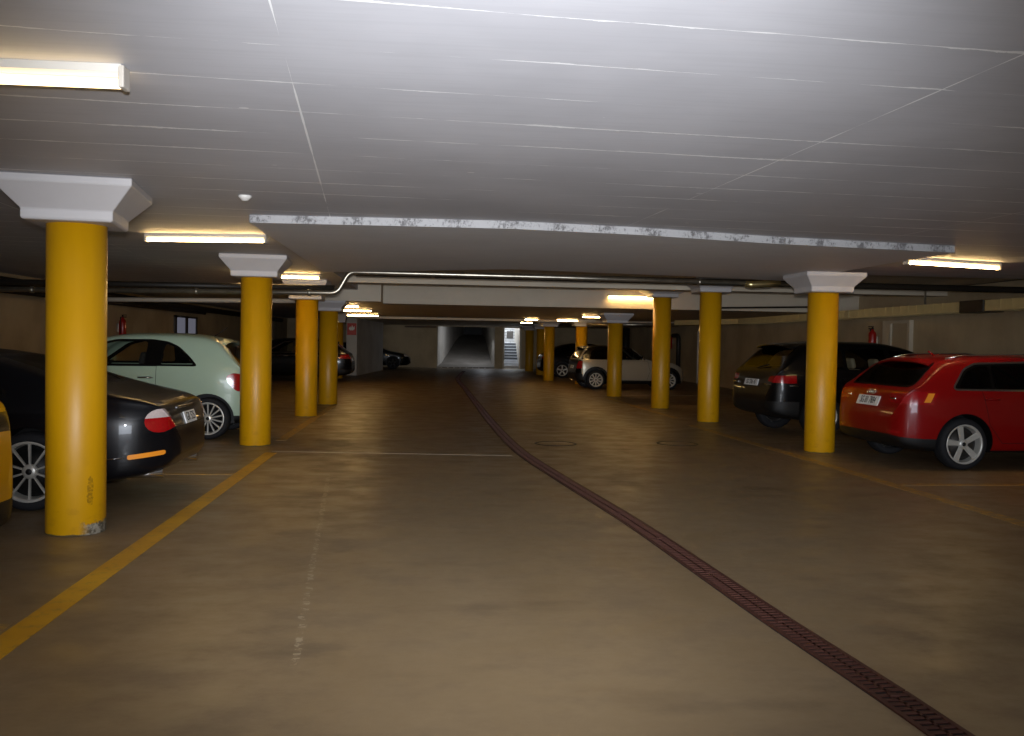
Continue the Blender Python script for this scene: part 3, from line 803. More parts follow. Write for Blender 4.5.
    # ---- fittings
    def wheel(s, xw, sd, style):
        r = s.sp['r']; w = .21; yo = s.W(xw) - .012; y0 = sd * yo
        inn = -sd
        rr = style.get('rim', .22)
        k = r - rr
        prof = [(rr - .005, .02), (rr + .006, .004), (rr + .3 * k, 0), (rr + .72 * k, .004), (r - .012, .02), (r - .003, .035), (r, .06), (r, w - .06), (r - .012, w - .02), (rr + .6 * k, w), (rr, w - .01)]
        t = MB().lathe([(a, y0 + inn * b) for a, b in prof], 'y', (xw, 0, r), 44).build('wheel', M['tyre'], s.root)
        mb = MB()
        mb.lathe([(a, y0 + inn * b) for a, b in ((rr + .006, .002), (rr + .004, -.001), (rr - .014, .004), (rr - .02, .03), (rr - .03, .12))], 'y', (xw, 0, r), 44)
        n = style['n']; wi, wo = style.get('wi', .035), style.get('wo', .05); ph = style.get('ph', PI / 2)
        def spoke(ang, wi, wo, skew=0):
            c, q = math.cos(ang), math.sin(ang)
            def P(rad, lat, dep):
                x = rad * c - lat * q; z = rad * q + lat * c
                return (xw + x, y0 + inn * dep, r + z)
            r0_, r1_ = .035, rr - .012; N = 5
            prev = None
            for j in range(N + 1):
                f = j / N; rad = r0_ + (r1_ - r0_) * f; hw = (wi + (wo - wi) * f) / 2; lat = skew * f
                dep = .022 - .012 * math.sin(f * PI) * 0 + .012 * (1 - f)
                ring = [mb.bm.verts.new(P(rad, lat - hw, dep + .016)), mb.bm.verts.new(P(rad, lat - hw * .7, dep)), mb.bm.verts.new(P(rad, lat + hw * .7, dep)), mb.bm.verts.new(P(rad, lat + hw, dep + .016)), mb.bm.verts.new(P(rad, lat, dep + .03))]
                if prev:
                    for i in range(5): mb.bm.faces.new((prev[i], prev[(i + 1) % 5], ring[(i + 1) % 5], ring[i]))
                else: mb.bm.faces.new(ring)
                prev = ring
            mb.bm.faces.new(prev[::-1])
        for i in range(n):
            a = ph + 2 * PI * i / n
            if style.get('pair'):
                for q in (-1, 1): spoke(a + q * .04, wi, wo, q * style['pair'])
            else: spoke(a, wi, wo)
        mb.lathe([(0, y0 + inn * .018), (.045, y0 + inn * .018), (.06, y0 + inn * .03), (.06, y0 + inn * .06)], 'y', (xw, 0, r), 20)
        mb.build('rim', style.get('mat', M['rim']), t)
        MB().lathe([(0, y0 + inn * .075), (rr * .68, y0 + inn * .075), (rr * .68, y0 + inn * .085), (rr - .012, y0 + inn * .11)], 'y', (xw, 0, r), 30).build('brake_disc', style.get('discmat', M['disc']), t)
        MB().lathe([(0, y0 + inn * .014), (.024, y0 + inn * .014), (.026, y0 + inn * .02)], 'y', (xw, 0, r), 16).build('hub_cap', M['black'], t)
    def wheels(s, style):
        for xw in s.sp['wheels']:
            for sd in (-1, 1): s.wheel(xw, sd, style)
    def mirror(s, x, z, sd, mat=None):
        p, n = s.side(x, z, sd)
        y = p.y
        mb = MB().tube([(x, y - sd * .02, z - .02), (x - .01, y + sd * .07, z)], [.03, .022], 8)
        o = mb.build('mirror', M['black'], s.root)
        mb = MB(); bmesh.ops.create_icosphere(mb.bm, subdivisions=3, radius=1)
        for v in mb.bm.verts:
            v.co = Vector((v.co.x * .06 if v.co.x > 0 else v.co.x * .03, v.co.y * .105, v.co.z * .075)) + Vector((x, y + sd * .15, z + .03))
        for f in mb.bm.faces: f.smooth = True
        mb.build('mirror_shell', mat or s.paint, o)
    def handle(s, x, z, sd, mat, ln=.18):
        p, n = s.side(x, z, sd); y = p.y
        return MB().tube([(x - ln / 2, y - sd * .005, z), (x - ln / 2 + .02, y + sd * .03, z + .004), (x + ln / 2 - .02, y + sd * .03, z + .004), (x + ln / 2, y - sd * .005, z)], .013, 8).build('door_handle', mat, s.root)
    def plate(s, z, txt, w=.5, h=.11, y=0, tilt=None, txts=None, lab='white plate with black characters'):
        p, n = s.rear(y, z)
        nx = Vector((n.x, 0, n.z)).normalized()
        if nx.x > 0: nx = -nx
        right = Vector((0, -1, 0)); up = nx.cross(right); 
        if up.z < 0: up = -up
        R = Matrix((right, up, nx)).transposed().to_4x4(); R.translation = p + nx * .012
        mb = MB().box((-w / 2, -h / 2, -.012), (w / 2, h / 2, 0), .004)
        bmesh.ops.transform(mb.bm, matrix=R, verts=mb.bm.verts)
        o = mb.build('number_plate', M['plate'], s.root); o['label'] = lab
        ln = len(txt); text_mesh('plate_lettering', txt, h * 1.0, M['platetext'], o, R @ Matrix.Translation((0, -.0, .001)), sx=w * .9 / (ln * h * .6))
        return o
    def seats(s, xs, z, mat, dy=.36):
        for x in xs:
            for sd in (-1, 1):
                mb = MB().box((x, sd * dy - .24, z), (x + .48, sd * dy + .24, z + .15), .05)
                R = Matrix.Translation((x, 0, z + .1)) @ Matrix.Rotation(math.radians(-14), 4, 'Y') @ Matrix.Translation((-x, 0, -z - .1))
                mb.box((x - .06, sd * dy - .23, z + .08), (x + .07, sd * dy + .23, z + .62), .05, rot=R)
                mb.box((x - .04, sd * dy - .12, z + .63), (x + .05, sd * dy + .12, z + .82), .04, rot=R)
                mb.build('seat', mat, s.root)
    def steering(s, x, z, y=.36):
        pts = [(x - .18 * .3 * math.cos(a), y + .18 * math.sin(a), z + .17 * math.cos(a)) for a in [2 * PI * k / 20 for k in range(21)]]
        MB().tube(pts, .014, 8, cap=False).tube([(x, y - .16, z), (x, y + .16, z)], .018, 8).tube([(x, y, z), (x + .35, y, z - .1)], .03, 8).build('steering_wheel', M['black'], s.root)
    def tube(s, name, pts, r, mat, n=10):
        return MB().tube(pts, r, n).build(name, mat, s.root)
    def mirror2(s, f):
        for sd in (-1, 1): f(sd)
    def quarter(s, pts, sd): return pts

def ypoly(pts, sd): return [(sd * a, b) for a, b in pts]

def spoiler(c, x0, x1, z0, z1, half, mat, th=.03):
    mb = MB(); N = 12; rows = []
    for k in range(N + 1):
        f = -1 + 2 * k / N; y = f * half; dz = -.05 * abs(f) ** 3; dx = .05 * f * f
        rows.append([mb.bm.verts.new(q) for q in ((x0 + dx, y, z0 + dz), (x0 + dx + .01, y, z0 + dz - th * .5), (x1, y, z1 + dz - th - .02), (x1 + .03, y, z1 + dz), ((x0 + x1) / 2, y, (z0 + z1) / 2 + dz + .012))])
    for a, b in zip(rows, rows[1:]):
        for i in range(5): mb.bm.faces.new((a[i], a[(i + 1) % 5], b[(i + 1) % 5], b[i]))
    mb.bm.faces.new(rows[0]); mb.bm.faces.new(rows[-1][::-1])
    for f in mb.bm.faces: f.smooth = False
    return mb.build('roof_spoiler', mat, c.root)

# --- red hatchback
RED = paint('red_car_paint', '#860707', 0)
SA = dict(L=4.31, r=.315, wheels=(.80, 3.43), tum=.35,
    T=[(0, .60), (.015, .70), (.05, .80), (.09, .90), (.15, .965), (.22, 1.01), (.42, 1.19), (.56, 1.30), (.70, 1.35), (1.2, 1.39), (1.8, 1.395), (2.3, 1.35), (2.75, 1.18), (3.15, .99), (3.3, .95), (3.8, .86), (4.15, .74), (4.28, .6), (4.31, .5)],
    B=[(0, .37), (.06, .29), (.3, .22), (.8, .19), (3.5, .19), (4.1, .2), (4.31, .3)],
    W=[(0, .60), (.03, .70), (.1, .78), (.25, .845), (.6, .885), (1.2, .8925), (3.0, .89), (3.8, .86), (4.15, .74), (4.31, .5)],
    S=[(0, .95), (.3, .955), (1, .95), (3, .92), (4.3, .7)])
c = Car(SA, RED, (5.59, 11.12, 0), math.radians(3.5), 'red hatchback parked nose to the wall, white plate on its tail')
for sd in (-1, 1):
    c.door([(1.02, .98), (1.12, .55), (1.3, .33), (1.95, .33), (1.97, .98)], sd)
    c.door([(1.98, .98), (1.98, .33), (2.95, .33), (3.02, .6), (2.95, .95)], sd)
    tr = c.cut('window_trim', inflate(rpoly([(.66, .985), (.84, 1.215), (1.0, 1.28), (1.9, 1.31), (2.3, 1.28), (2.95, .975)], .05), .022), 'y', M['chrome'], sd)
    c.cut('window_pillar', rpoly([(.66, .985), (.84, 1.215), (1.0, 1.28), (1.9, 1.31), (2.3, 1.28), (2.95, .975)], .05), 'y', M['gloss'], sd)
    c.cut('window_glass', rpoly([(.72, .99), (.86, 1.195), (1.0, 1.25), (1.16, 1.265), (1.16, .99)], .04), 'y', M['glassd'], sd)
    c.cut('window_glass', rpoly([(1.2, .99), (1.2, 1.265), (1.88, 1.29), (1.92, .99)], .03), 'y', M['glassd'], sd)
    c.cut('window_glass', rpoly([(2.0, .99), (1.97, 1.29), (2.28, 1.255), (2.86, .985)], .03), 'y', M['glassd'], sd)
    c.cut('sill_trim', [(.3, .2), (.3, .235), (3.9, .235), (3.9, .2)], 'y', M['black'], sd, only=(0,))
    tl = c.cut('tail_light', rpoly([(.02, .80), (.02, .915), (.2, .945), (.46, .925), (.37, .80)], .03), 'y', M['tail'], sd, limit=.05)
    t2 = c.cut('tail_light', rpoly(ypoly([(.42, .82), (.44, .925), (.9, .93), (.9, .79), (.62, .79)], sd), .03), 'r', M['tail'])
    c.cut('clear_lamp', [(.27, .815), (.33, .925), (.41, .925), (.35, .815)], 'y', M['amber'], sd, parent=tl)
    c.cut('reflector', rpoly(ypoly([(.5, .43), (.5, .46), (.72, .46), (.72, .43)], sd), .01), 'r', M['tail'])
c.window(rpoly([(-.67, 1.01), (-.58, 1.275), (.58, 1.275), (.67, 1.01)], .06), 'r', M['glassd'])
c.cut('windscreen', rpoly([(-.66, 1.03), (-.52, 1.30), (.52, 1.30), (.66, 1.03)], .06), 'f', M['glassd'])
c.cut('rear_bumper', [(-.9, .2), (-.9, .37), (-.55, .41), (.55, .41), (.9, .37), (.9, .2)], 'r', M['black'], only=(0,))
c.finish()
c.wheels(dict(n=5, rim=.235, wi=.06, wo=.085, ph=PI / 2 + .2))
for sd in (-1, 1):
    c.handle(1.15, .86, sd, RED); c.handle(2.2, .85, sd, RED); c.mirror(2.72, .98, sd)
    c.tube('roof_rail', [(.72, sd * .56, 1.345), (.95, sd * .58, 1.385), (1.8, sd * .575, 1.405), (2.2, sd * .58, 1.355)], .011, M['chrome'], 8)
spoiler(c, 0.44, .70, 1.31, 1.357, .56, RED)
c.plate(.79, 'SG 81 7884', .5, .13)
p, n = c.rear(0, .9)
for k in (-1.5, -.5, .5, 1.5):
    pts = [(p.x - .008 + .35 * .034 * math.sin(a), k * .044 + .03 * math.cos(a), .905 + .03 * math.sin(a)) for a in [2 * PI * i / 18 for i in range(19)]]
    c.tube('badge_ring', pts, .0045, M['chrome'], 6)
for y, z, w in ((-.52, .845, .12), (.5, .845, .07)):
    p, n = c.rear(y, z)
    MB().box((p.x - .008, y - w / 2, z - .008), (p.x + .03, y + w / 2, z + .01), .003).build('badge', M['chrome'], c.root)
c.seats((1.35, 2.15), .38, M['seat']); c.tube('aerial', [(.95, 0, 1.375), (.86, 0, 1.43)], .012, RED, 8)


# --- mint green small hatchback
MINT = paint('mint_car_paint', '#b3c9b2', 0, .3)
SF = dict(L=3.72, r=.30, wheels=(.60, 3.02), tum=.43,
    T=[(0, .52), (.015, .62), (.05, .78), (.10, .92), (.16, 1.01), (.32, 1.21), (.46, 1.37), (.56, 1.43), (.8, 1.48), (1.2, 1.50), (1.65, 1.495), (2.0, 1.46), (2.2, 1.40), (2.5, 1.22), (2.78, 1.02), (2.95, .965), (3.25, .89), (3.55, .75), (3.69, .58), (3.72, .48)],
    B=[(0, .36), (.05, .28), (.25, .22), (.6, .19), (3.0, .19), (3.55, .2), (3.72, .3)],
    W=[(0, .52), (.03, .61), (.1, .69), (.3, .765), (.6, .808), (1.2, .8135), (2.75, .80), (3.25, .74), (3.55, .6), (3.72, .35)],
    S=[(0, 1.0), (.5, 1.03), (1.5, 1.02), (2.7, .97), (3.65, .6)])
c = Car(SF, MINT, (-2.52, 13.8, 0), PI, 'mint green small hatchback parked nose to the wall')
for sd in (-1, 1):
    band = [(.74, 1.035), (.86, 1.17), (1.02, 1.31), (1.18, 1.38), (1.4, 1.41), (1.9, 1.405), (2.15, 1.34), (2.62, 1.03)]
    c.door([(1.31, 1.03), (1.31, .45), (1.4, .3), (2.5, .3), (2.62, .7), (2.6, 1.02)], sd)
    c.cut('window_trim', rpoly(band, .06), 'y', M['gloss'], sd)
    c.cut('window_glass', rpoly([(.80, 1.06), (.92, 1.19), (1.05, 1.295), (1.21, 1.35), (1.26, 1.06)], .035), 'y', M['glassl'], sd)
    c.cut('window_glass', rpoly([(1.47, 1.06), (1.46, 1.38), (1.88, 1.375), (2.1, 1.315), (2.48, 1.06)], .04), 'y', M['glassl'], sd)
    tl = c.cut('tail_light', rpoly([(.13, .93), (.27, .95), (.36, .90), (.31, .78), (.2, .68), (.09, .70)], .05), 'y', M['tail'], sd, limit=.02)
    c.cut('sill_trim', [(.3, .19), (.3, .23), (3.3, .23), (3.3, .19)], 'y', M['black'], sd, only=(0,))
c.window(rpoly([(-.56, 1.06), (-.46, 1.35), (.46, 1.35), (.56, 1.06)], .08), 'r', M['glassd'])
c.cut('windscreen', rpoly([(-.6, 1.05), (-.48, 1.40), (.48, 1.40), (.6, 1.05)], .06), 'f', M['glass'])
c.cut('rear_bumper', [(-.8, .2), (-.8, .34), (.8, .34), (.8, .2)], 'r', M['black'], only=(0,))
c.finish()
c.wheels(dict(n=14, rim=.225, wi=.018, wo=.026, discmat=M['black']))
for sd in (-1, 1): c.handle(1.45, .87, sd, M['chrome'], .2); c.mirror(2.45, 1.06, sd)
spoiler(c, .37, .62, 1.40, 1.45, .46, MINT)
c.tube('aerial', [(.7, 0, 1.46), (.5, .0, 1.6)], .006, M['black'], 6)
c.seats((.9, 1.75), .42, M['seat'], .34); c.steering(2.3, .98)
c.plate(.74, 'ZH 500 213', .5, .11)
c.tube('tailgate_trim', [(.06, -.3, .83), (.065, .3, .83)], .014, M['chrome'], 8)

# --- black coupe
JET = paint('black_coupe_paint', '#0a0b10', 0, .3)
SJ = dict(L=4.76, r=.325, wheels=(1.08, 3.67), tum=.55, ra=.365,
    T=[(0, .56), (.02, .67), (.06, .78), (.11, .855), (.18, .895), (.3, .93), (.47, .965), (.85, 1.065), (1.2, 1.185), (1.5, 1.265), (1.95, 1.32), (2.4, 1.33), (2.8, 1.25), (3.15, 1.07), (3.4, .95), (3.6, .91), (4.1, .84), (4.5, .70), (4.7, .56), (4.76, .46)],
    B=[(0, .42), (.08, .32), (.3, .25), (.9, .18), (3.9, .18), (4.5, .2), (4.76, .32)],
    W=[(0, .42), (.03, .54), (.10, .66), (.25, .775), (.5, .85), (.9, .90), (1.2, .91), (2, .895), (3.6, .90), (4.2, .82), (4.6, .62), (4.76, .36)],
    S=[(0, .80), (.4, .82), (1.0, .87), (1.5, .89), (3, .90), (4.0, .8), (4.76, .4)])
c = Car(SJ, JET, (-2.17, 8.52, 0), PI, 'black coupe with oval tail lamps parked beside the chipped pillar')
for sd in (-1, 1):
    c.door([(1.72, .88), (1.72, .4), (1.85, .27), (3.0, .27), (3.1, .6), (3.05, .88)], sd)
    c.window(rpoly([(1.28, .945), (1.45, 1.08), (1.8, 1.18), (2.3, 1.225), (2.55, 1.2), (2.95, .98), (3.0, .93)], .04), 'y', M['glassd'], sd)
    tl = c.cut('tail_light', oval(.105, .735, .105, .10, -.1), 'y', M['tail'], sd, limit=.02)
    c.cut('clear_lamp', [(.0, .765), (.0, .86), (.5, .86), (.5, .745)], 'y', M['tailw'], sd, parent=tl, only=(tl,), limit=.02)
    c.cut('reflector', rpoly([(.07, .445), (.07, .485), (.33, .455), (.33, .415)], .018), 'y', M['amber'], sd)
c.cut('panel_gap', rpoly([(-.52, .66), (-.52, .666), (.52, .666), (.52, .66)], .002), 'r', M['gap'], only=(0,))
c.window(rpoly([(-.6, 1.04), (-.46, 1.26), (.46, 1.26), (.6, 1.04)], .06), 'r', M['glassd'], trim=.015)
c.cut('windscreen', rpoly([(-.6, .98), (-.45, 1.24), (.45, 1.24), (.6, .98)], .06), 'f', M['glassd'])
c.finish()
c.wheels(dict(n=10, rim=.245, wi=.016, wo=.024, mat=M['rim'], discmat=M['black']))
for sd in (-1, 1):
    c.handle(1.9, .8, sd, M['chrome']); c.mirror(2.85, .93, sd)
    c.tube('exhaust_pipe', [(.1, sd * .56, .275), (.5, sd * .56, .27)], .042, M['chrome'], 14)
    p, n = c.side(.9, .42, sd); c.tube('bumper_trim', [(.36, c.side(.36, .435, sd)[0].y + sd * .004, .435), (.5, c.side(.5, .42, sd)[0].y + sd * .004, .42)], .006, M['chrome'], 6)
c.plate(.72, 'GR 525', .36, .11)
p, n = c.rear(0, .82)
MB().box((p.x - .012, -.26, .805), (p.x + .03, .26, .83), .006).build('boot_trim', M['chrome'], c.root)
c.seats((2.0,), .32, M['seat'])

# --- black off-roader
BLK = paint('black_suv_paint', '#08080a', 0, .35)
SX = dict(L=4.48, r=.345, wheels=(.86, 3.60), tum=.36, ra=.40,
    T=[(0, .64), (.02, .78), (.06, .93), (.12, 1.04), (.20, 1.12), (.42, 1.37), (.52, 1.45), (.64, 1.51), (1.2, 1.56), (1.9, 1.56), (2.4, 1.49), (2.9, 1.25), (3.15, 1.10), (3.8, 1.02), (4.25, .9), (4.43, .7), (4.48, .55)],
    B=[(0, .46), (.06, .38), (.3, .30), (.8, .26), (3.6, .26), (4.2, .28), (4.48, .4)],
    W=[(0, .62), (.03, .73), (.1, .81), (.25, .875), (.6, .915), (1.2, .925), (3.0, .92), (3.8, .89), (4.25, .76), (4.48, .5)],
    S=[(0, 1.04), (.5, 1.06), (1, 1.05), (3, 1.02), (4.48, .7)])
c = Car(SX, BLK, (5.36, 14.72, 0), math.radians(5), 'black off-roader parked behind the pillar next to the red hatchback')
for sd in (-1, 1):
    c.door([(1.1, 1.06), (1.2, .65), (1.38, .42), (2.0, .42), (2.03, 1.06)], sd)
    c.door([(2.05, 1.06), (2.05, .42), (3.0, .42), (3.08, .7), (3.0, 1.04)], sd)
    c.cut('window_trim', rpoly([(.62, 1.085), (.8, 1.36), (.95, 1.43), (1.9, 1.47), (2.35, 1.43), (2.98, 1.08)], .05), 'y', M['gloss'], sd)
    c.cut('window_glass', rpoly([(.7, 1.105), (.85, 1.34), (.98, 1.395), (1.22, 1.415), (1.22, 1.105)], .05), 'y', M['glassl'], sd)
    c.cut('window_glass', rpoly([(1.28, 1.105), (1.28, 1.415), (1.98, 1.44), (2.0, 1.105)], .05), 'y', M['glassl'], sd)
    c.cut('window_glass', rpoly([(2.08, 1.105), (2.07, 1.44), (2.33, 1.395), (2.85, 1.1)], .04), 'y', M['glassd'], sd)
    tl = c.cut('tail_light', rpoly([(.02, .88), (.04, 1.0), (.2, .985), (.15, .88)], .03), 'y', M['tail'], sd, limit=.03)
    t2 = c.cut('tail_light', rpoly(ypoly([(.56, .9), (.58, .98), (.9, 1.0), (.9, .87)], sd), .03), 'r', M['tail'])
    c.cut('arch_cladding', [(.0, .26), (.0, .5), (.35, .52), (.45, .45), (.42, .26)], 'y', M['black'], sd, only=(0,))
c.window(rpoly([(-.66, 1.13), (-.55, 1.47), (.55, 1.47), (.66, 1.13)], .06), 'r', M['glassl'], trim=.03)
c.cut('windscreen', rpoly([(-.7, 1.13), (-.55, 1.5), (.55, 1.5), (.7, 1.13)], .06), 'f', M['glassl'])
c.cut('rear_bumper', [(-.95, .3), (-.95, .58), (.95, .58), (.95, .3)], 'r', M['black'], only=(0,))
c.finish()
c.wheels(dict(n=5, rim=.235, wi=.028, wo=.034, pair=.035))
spoiler(c, .33, .68, 1.495, 1.525, .57, M['gloss'], .035)
for sd in (-1, 1):
    c.handle(1.25, .95, sd, BLK); c.handle(2.3, .94, sd, BLK); c.mirror(2.78, 1.08, sd)
    p, n = c.rear(sd * .62, .845); c.tube('tailgate_trim', [(c.rear(sd * .5, .845)[0].x - .004, sd * .5, .845), (c.rear(sd * .72, .845)[0].x - .004, sd * .72, .845)], .011, M['chrome'], 8)
    q = c.side(.36, .83, sd)[0]; c.tube('side_trim', [(.28, c.side(.28, .835, sd)[0].y + sd * .004, .835), (.42, c.side(.42, .83, sd)[0].y + sd * .004, .83)], .011, M['chrome'], 8)
c.plate(.86, 'SO 206 47', .5, .11)
c.seats((1.35,), .5, M['seat']); c.seats((2.2,), .48, M['seatl'])
c.tube('wiper', [(.16, .05, 1.1), (.2, -.3, 1.16)], .01, M['black'], 6)

# --- silver hatchback with dark roof
SILV = paint('silver_beige_paint', '#b9b2a0', .35, .3)
SM = dict(L=3.66, r=.305, wheels=(.63, 3.05), tum=.28,
    T=[(0, .55), (.02, .68), (.06, .86), (.1, .97), (.2, 1.14), (.32, 1.31), (.42, 1.37), (.9, 1.405), (1.5, 1.40), (1.78, 1.36), (2.1, 1.14), (2.3, .99), (2.42, .95), (3.0, .91), (3.4, .80), (3.62, .62), (3.66, .5)],
    B=[(0, .36), (.06, .27), (.3, .21), (.8, .18), (3.0, .18), (3.5, .2), (3.66, .3)],
    W=[(0, .60), (.03, .68), (.1, .76), (.25, .82), (.6, .845), (2.6, .84), (3.2, .80), (3.5, .68), (3.66, .42)],
    S=[(0, .94), (2.3, .92), (3.0, .85), (3.66, .5)])
c = Car(SM, SILV, (4.6, 29.1, 0), math.radians(3), 'silver beige hatchback with dark roof, behind three yellow pillars')
for sd in (-1, 1):
    c.door([(1.2, .93), (1.2, .4), (1.3, .3), (2.3, .3), (2.4, .6), (2.32, .92)], sd)
    c.cut('window_trim', rpoly([(.15, .955), (.25, 1.17), (.4, 1.315), (1.72, 1.325), (1.85, 1.27), (2.28, .955)], .04), 'y', M['gloss'], sd)
    c.cut('window_glass', rpoly([(.42, .97), (.48, 1.22), (.56, 1.28), (1.1, 1.29), (1.12, .97)], .03), 'y', M['glassd'], sd)
    c.cut('window_glass', rpoly([(1.2, .97), (1.18, 1.29), (1.7, 1.29), (1.82, 1.23), (2.15, .97)], .03), 'y', M['glass'], sd)
    c.cut('tail_light', rpoly([(.02, .66), (.04, .9), (.2, .9), (.17, .66)], .03), 'y', M['tail'], sd, limit=.03)
    c.cut('sill_trim', [(.1, .18), (.1, .3), (3.5, .3), (3.5, .18)], 'y', M['black'], sd, only=(0,))
    ring = [(.63 + (.43) * math.cos(a), .305 + .43 * math.sin(a)) for a in [2 * PI * k / 22 for k in range(22)]]
    c.cut('arch_cladding', ring, 'y', M['black'], sd, only=(0,))
    c.cut('arch_cladding', [(x + 2.42, z) for x, z in ring], 'y', M['black'], sd, only=(0,))
c.window(rpoly([(-.58, 1.0), (-.52, 1.29), (.52, 1.29), (.58, 1.0)], .06), 'r', M['glassd'])
c.cut('windscreen', rpoly([(-.62, .99), (-.52, 1.33), (.52, 1.33), (.62, .99)], .06), 'f', M['glass'])
c.cut('rear_bumper', [(-.8, .2), (-.8, .5), (.8, .5), (.8, .2)], 'r', M['black'], only=(0,))
c.cut('tailgate', [(-.9, .5), (-.9, .93), (.9, .93), (.9, .5)], 'r', M['gloss'], only=(0,), limit=.4)
c.cutz('roof', 1.285, M['gloss'], (.2, 2.2))
c.finish()
c.wheels(dict(n=10, rim=.215, wi=.03, wo=.05, mat=M['rimwhite'], discmat=M['disc']))
for sd in (-1, 1): c.handle(1.4, .82, sd, M['chrome']); c.mirror(2.12, 1.0, sd, M['chrome'])
spoiler(c, .2, .5, 1.35, 1.395, .52, M['gloss'])
c.seats((1.0, 1.7), .38, M['seat'], .35); c.plate(.7, 'BE 417', .44, .1)
for y in (-.08, .08): c.tube('exhaust_pipe', [(-.02, y, .27), (.3, y, .27)], .035, M['chrome'], 12)

# --- generic dark cars further back, and the yellow one
def hatch(spec, pm, loc, rz, label, z0=.97, style=None, plate=None, glassm='glassd', rimm=None, lens='tail'):
    c = Car(spec, pm, loc, rz, label)
    for sd in (-1, 1):
        c.door([(1.02, z0), (1.12, .55), (1.3, .35), (1.95, .35), (1.97, z0)], sd)
        c.door([(1.98, z0), (1.98, .35), (2.95, .35), (3.02, .6), (2.95, z0 - .03)], sd)
        zt = c.T(1.8) - .085
        c.cut('window_trim', rpoly([(.62, z0 + .015), (.84, zt - .1), (1.0, zt - .03), (1.9, zt), (2.3, zt - .05), (2.95, z0 + .005)], .05), 'y', M['chrome' if plate else 'gloss'], sd)
        c.cut('window_glass', rpoly([(.7, z0 + .03), (.88, zt - .11), (1.02, zt - .05), (1.16, zt - .045), (1.16, z0 + .03)], .04), 'y', M[glassm], sd)
        c.cut('window_glass', rpoly([(1.2, z0 + .03), (1.2, zt - .04), (1.88, zt - .025), (1.92, z0 + .03)], .03), 'y', M[glassm], sd)
        c.cut('window_glass', rpoly([(2.0, z0 + .03), (1.97, zt - .03), (2.26, zt - .075), (2.82, z0 + .02)], .03), 'y', M[glassm], sd)
        c.cut('tail_light', rpoly([(.0, z0 - .17), (.03, z0 - .04), (.2, z0 - .02), (.34, z0 - .05), (.28, z0 - .17)], .03), 'y', M[lens], sd, limit=.05)
        c.cut('tail_light', rpoly(ypoly([(.45, z0 - .16), (.45, z0 - .05), (.9, z0 - .04), (.9, z0 - .17)], sd), .03), 'r', M[lens])
        h0 = c.T(spec['L'] - .3)
        c.cut('head_light', rpoly(ypoly([(.4, h0 - .13), (.42, h0 - .04), (.8, h0 - .02), (.8, h0 - .13)], sd), .03), 'f', M['tailw'])
    c.window(rpoly([(-.58, z0 + .05), (-.48, c.T(.72) - .08), (.48, c.T(.72) - .08), (.58, z0 + .05)], .06), 'r', M['glassd'])
    c.cut('windscreen', rpoly([(-.62, z0 + .06), (-.5, c.T(2.2) - .07), (.5, c.T(2.2) - .07), (.62, z0 + .06)], .06), 'f', M['glassd'])
    c.cut('rear_bumper', [(-.95, .2), (-.95, .42), (.95, .42), (.95, .2)], 'r', M['black'], only=(0,))
    c.finish(); c.wheels(style or dict(n=5, rim=.225, wi=.05, wo=.07, mat=rimm or M['rim']))
    for sd in (-1, 1): c.handle(1.15, z0 - .1, sd, M['chrome']); c.handle(2.2, z0 - .11, sd, M['chrome']); c.mirror(2.72, z0 + .02, sd)
    c.plate(z0 - .2, plate or 'TI 4182', .5, .11)
    return c
DK = paint('dark_car_paint', '#0c0b0c', .1, .25)
S1 = dict(SA, L=4.5, wheels=(.85, 3.55)); S1['T'] = [(0, .62), (.02, .74), (.06, .86), (.12, .95), (.22, 1.02), (.45, 1.23), (.65, 1.36), (.95, 1.44), (1.6, 1.48), (2.2, 1.475), (2.7, 1.42), (3.05, 1.22), (3.4, 1.02), (3.9, .92), (4.3, .78), (4.47, .6), (4.5, .5)]
S1['W'] = [(0, .6), (.03, .7), (.1, .79), (.25, .855), (.6, .895), (3.2, .9), (4.0, .86), (4.35, .74), (4.5, .5)]; S1['B'] = [(0, .37), (.06, .29), (.3, .22), (.8, .19), (3.7, .19), (4.3, .2), (4.5, .3)]; S1['S'] = [(0, .96), (3, .94), (4.5, .7)]
c = hatch(S1, DK, (-2.68, 31.95, 0), PI, 'dark hatchback parked behind the pillars beside the red fire sign', plate='ZH 302', glassm='glassl')
spoiler(c, .5, .8, 1.375, 1.41, .52, M['gloss'])
p1, p2 = c.side(.6, .74, 1)[0].y, c.side(3.2, .74, 1)[0].y
for sd in (-1, 1): c.tube('side_moulding', [(1.0, sd * (p1 + .012), .9), (3.0, sd * (p2 + .012), .88)], .012, M['chrome'], 6)
S2 = dict(SA, L=4.6, wheels=(.9, 3.65)); S2['T'] = [(0, .62), (.02, .74), (.06, .86), (.12, .95), (.22, 1.01), (.5, 1.17), (.85, 1.33), (1.1, 1.41), (1.6, 1.47), (2.1, 1.46), (2.5, 1.39), (2.95, 1.18), (3.35, 1.0), (3.9, .9), (4.4, .76), (4.57, .6), (4.6, .5)]
S2['W'] = [(0, .6), (.03, .7), (.1, .79), (.25, .855), (.6, .895), (3.2, .9), (4.1, .86), (4.45, .74), (4.6, .5)]; S2['B'] = [(0, .37), (.06, .29), (.3, .22), (.8, .19), (3.8, .19), (4.4, .2), (4.6, .3)]; S2['S'] = [(0, .96), (3, .94), (4.6, .7)]
c = hatch(S2, paint('black_estate_paint', '#0a090d', .1, .25), (4.62, 38.25, 0), 0, 'black estate car in the row near the lit stair opening', z0=.98)
S3 = dict(SA); S3['T'] = [(x, z * .96) for x, z in SA['T']]
c = hatch(S3, paint('far_black_paint', '#0b0c0e', .1, .25), (-1.0 - 4.31, 46.6, 0), 0, 'small black car behind the white pier at the end wall', z0=.94, rimm=M['black'])
YEL = paint('yellow_car_paint', '#c98d08', 0, .3)
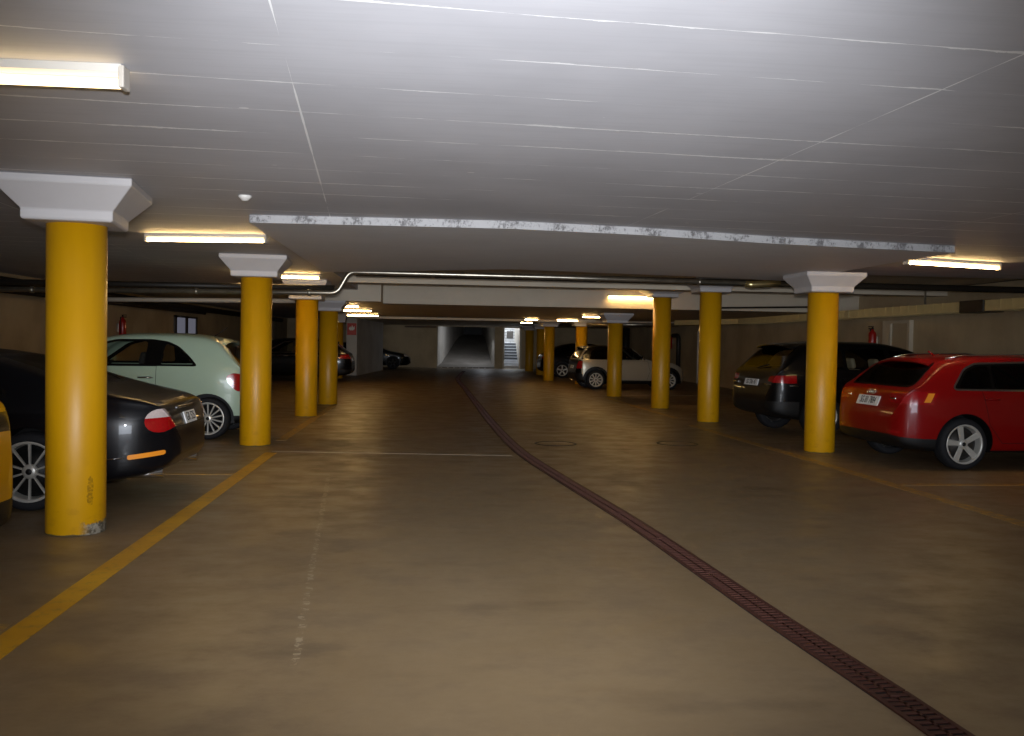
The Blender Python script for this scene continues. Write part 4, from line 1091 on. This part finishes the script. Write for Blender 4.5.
S4 = dict(SA, L=4.1, wheels=(.78, 3.3)); S4['T'] = [(0, .55), (.02, .66), (.05, .82), (.09, .94), (.15, 1.03), (.3, 1.12), (.6, 1.26), (.8, 1.33), (1.2, 1.39), (1.8, 1.395), (2.3, 1.34), (2.75, 1.12), (3.05, .95), (3.5, .85), (3.9, .7), (4.07, .57), (4.1, .48)]
S4['W'] = [(0, .55), (.03, .66), (.1, .76), (.25, .84), (.6, .885), (2.8, .88), (3.5, .85), (3.9, .72), (4.1, .48)]; S4['B'] = [(0, .3), (.06, .24), (.3, .2), (.8, .18), (3.3, .18), (3.9, .2), (4.1, .3)]; S4['S'] = [(0, .97), (3, .92), (4.1, .6)]
c = hatch(S4, YEL, (-2.6, 5.3, 0), PI, 'yellow car at the photo edge, only its tail corner visible', z0=1.0, lens='gloss')

# ------------------------------------------------------------------ light
def area(name, loc, rot, sx, sy, power, color):
    l = bpy.data.lights.new(name, 'AREA'); l.shape = 'RECTANGLE'; l.size = sx; l.size_y = sy; l.energy = power; l.color = color
    o = bpy.data.objects.new(name, l); COL.objects.link(o); o.location = loc; o.rotation_euler = rot; return o
# added bluish fill, set in the unseen opening behind the camera
area('entrance_fill', (1.0, YB + .05, 1.25), (PI / 2, 0, 0), 7.0, 2.3, 600, (.80, .88, 1.0))
# the photographer's flash
l = bpy.data.lights.new('camera_flash', 'SPOT'); l.energy = 2200; l.color = (.92, .945, 1.0); l.spot_size = math.radians(70); l.spot_blend = 1; l.shadow_soft_size = .03
o = bpy.data.objects.new('camera_flash', l); COL.objects.link(o); o.matrix_world = mw @ Matrix.Translation((0, .14, .02)) @ Matrix.Rotation(math.radians(3.5), 4, 'X')
# stairwell and ramp lit from above
area('stairwell_light', ((SX0 + SX1) / 2, YE + 1.9, 3.5), (0, 0, 0), 0.7, 2.8, 80, (.78, .86, 1.0))
area('ramp_light', (RX1 - .5, YE + 1.5, 2.15), (0, math.radians(48), 0), .5, .5, 26, (.85, .9, 1.0))
w = bpy.data.worlds.new('world'); SC.world = w; w.use_nodes = True
w.node_tree.nodes['Background'].inputs[0].default_value = (.75, .85, 1, 1); w.node_tree.nodes['Background'].inputs[1].default_value = .02
vs = SC.view_settings; vs.view_transform = 'Standard'; vs.look = 'None'; vs.exposure = 0; vs.gamma = 1; vs.use_curve_mapping = False
SC.cycles.use_denoising = True
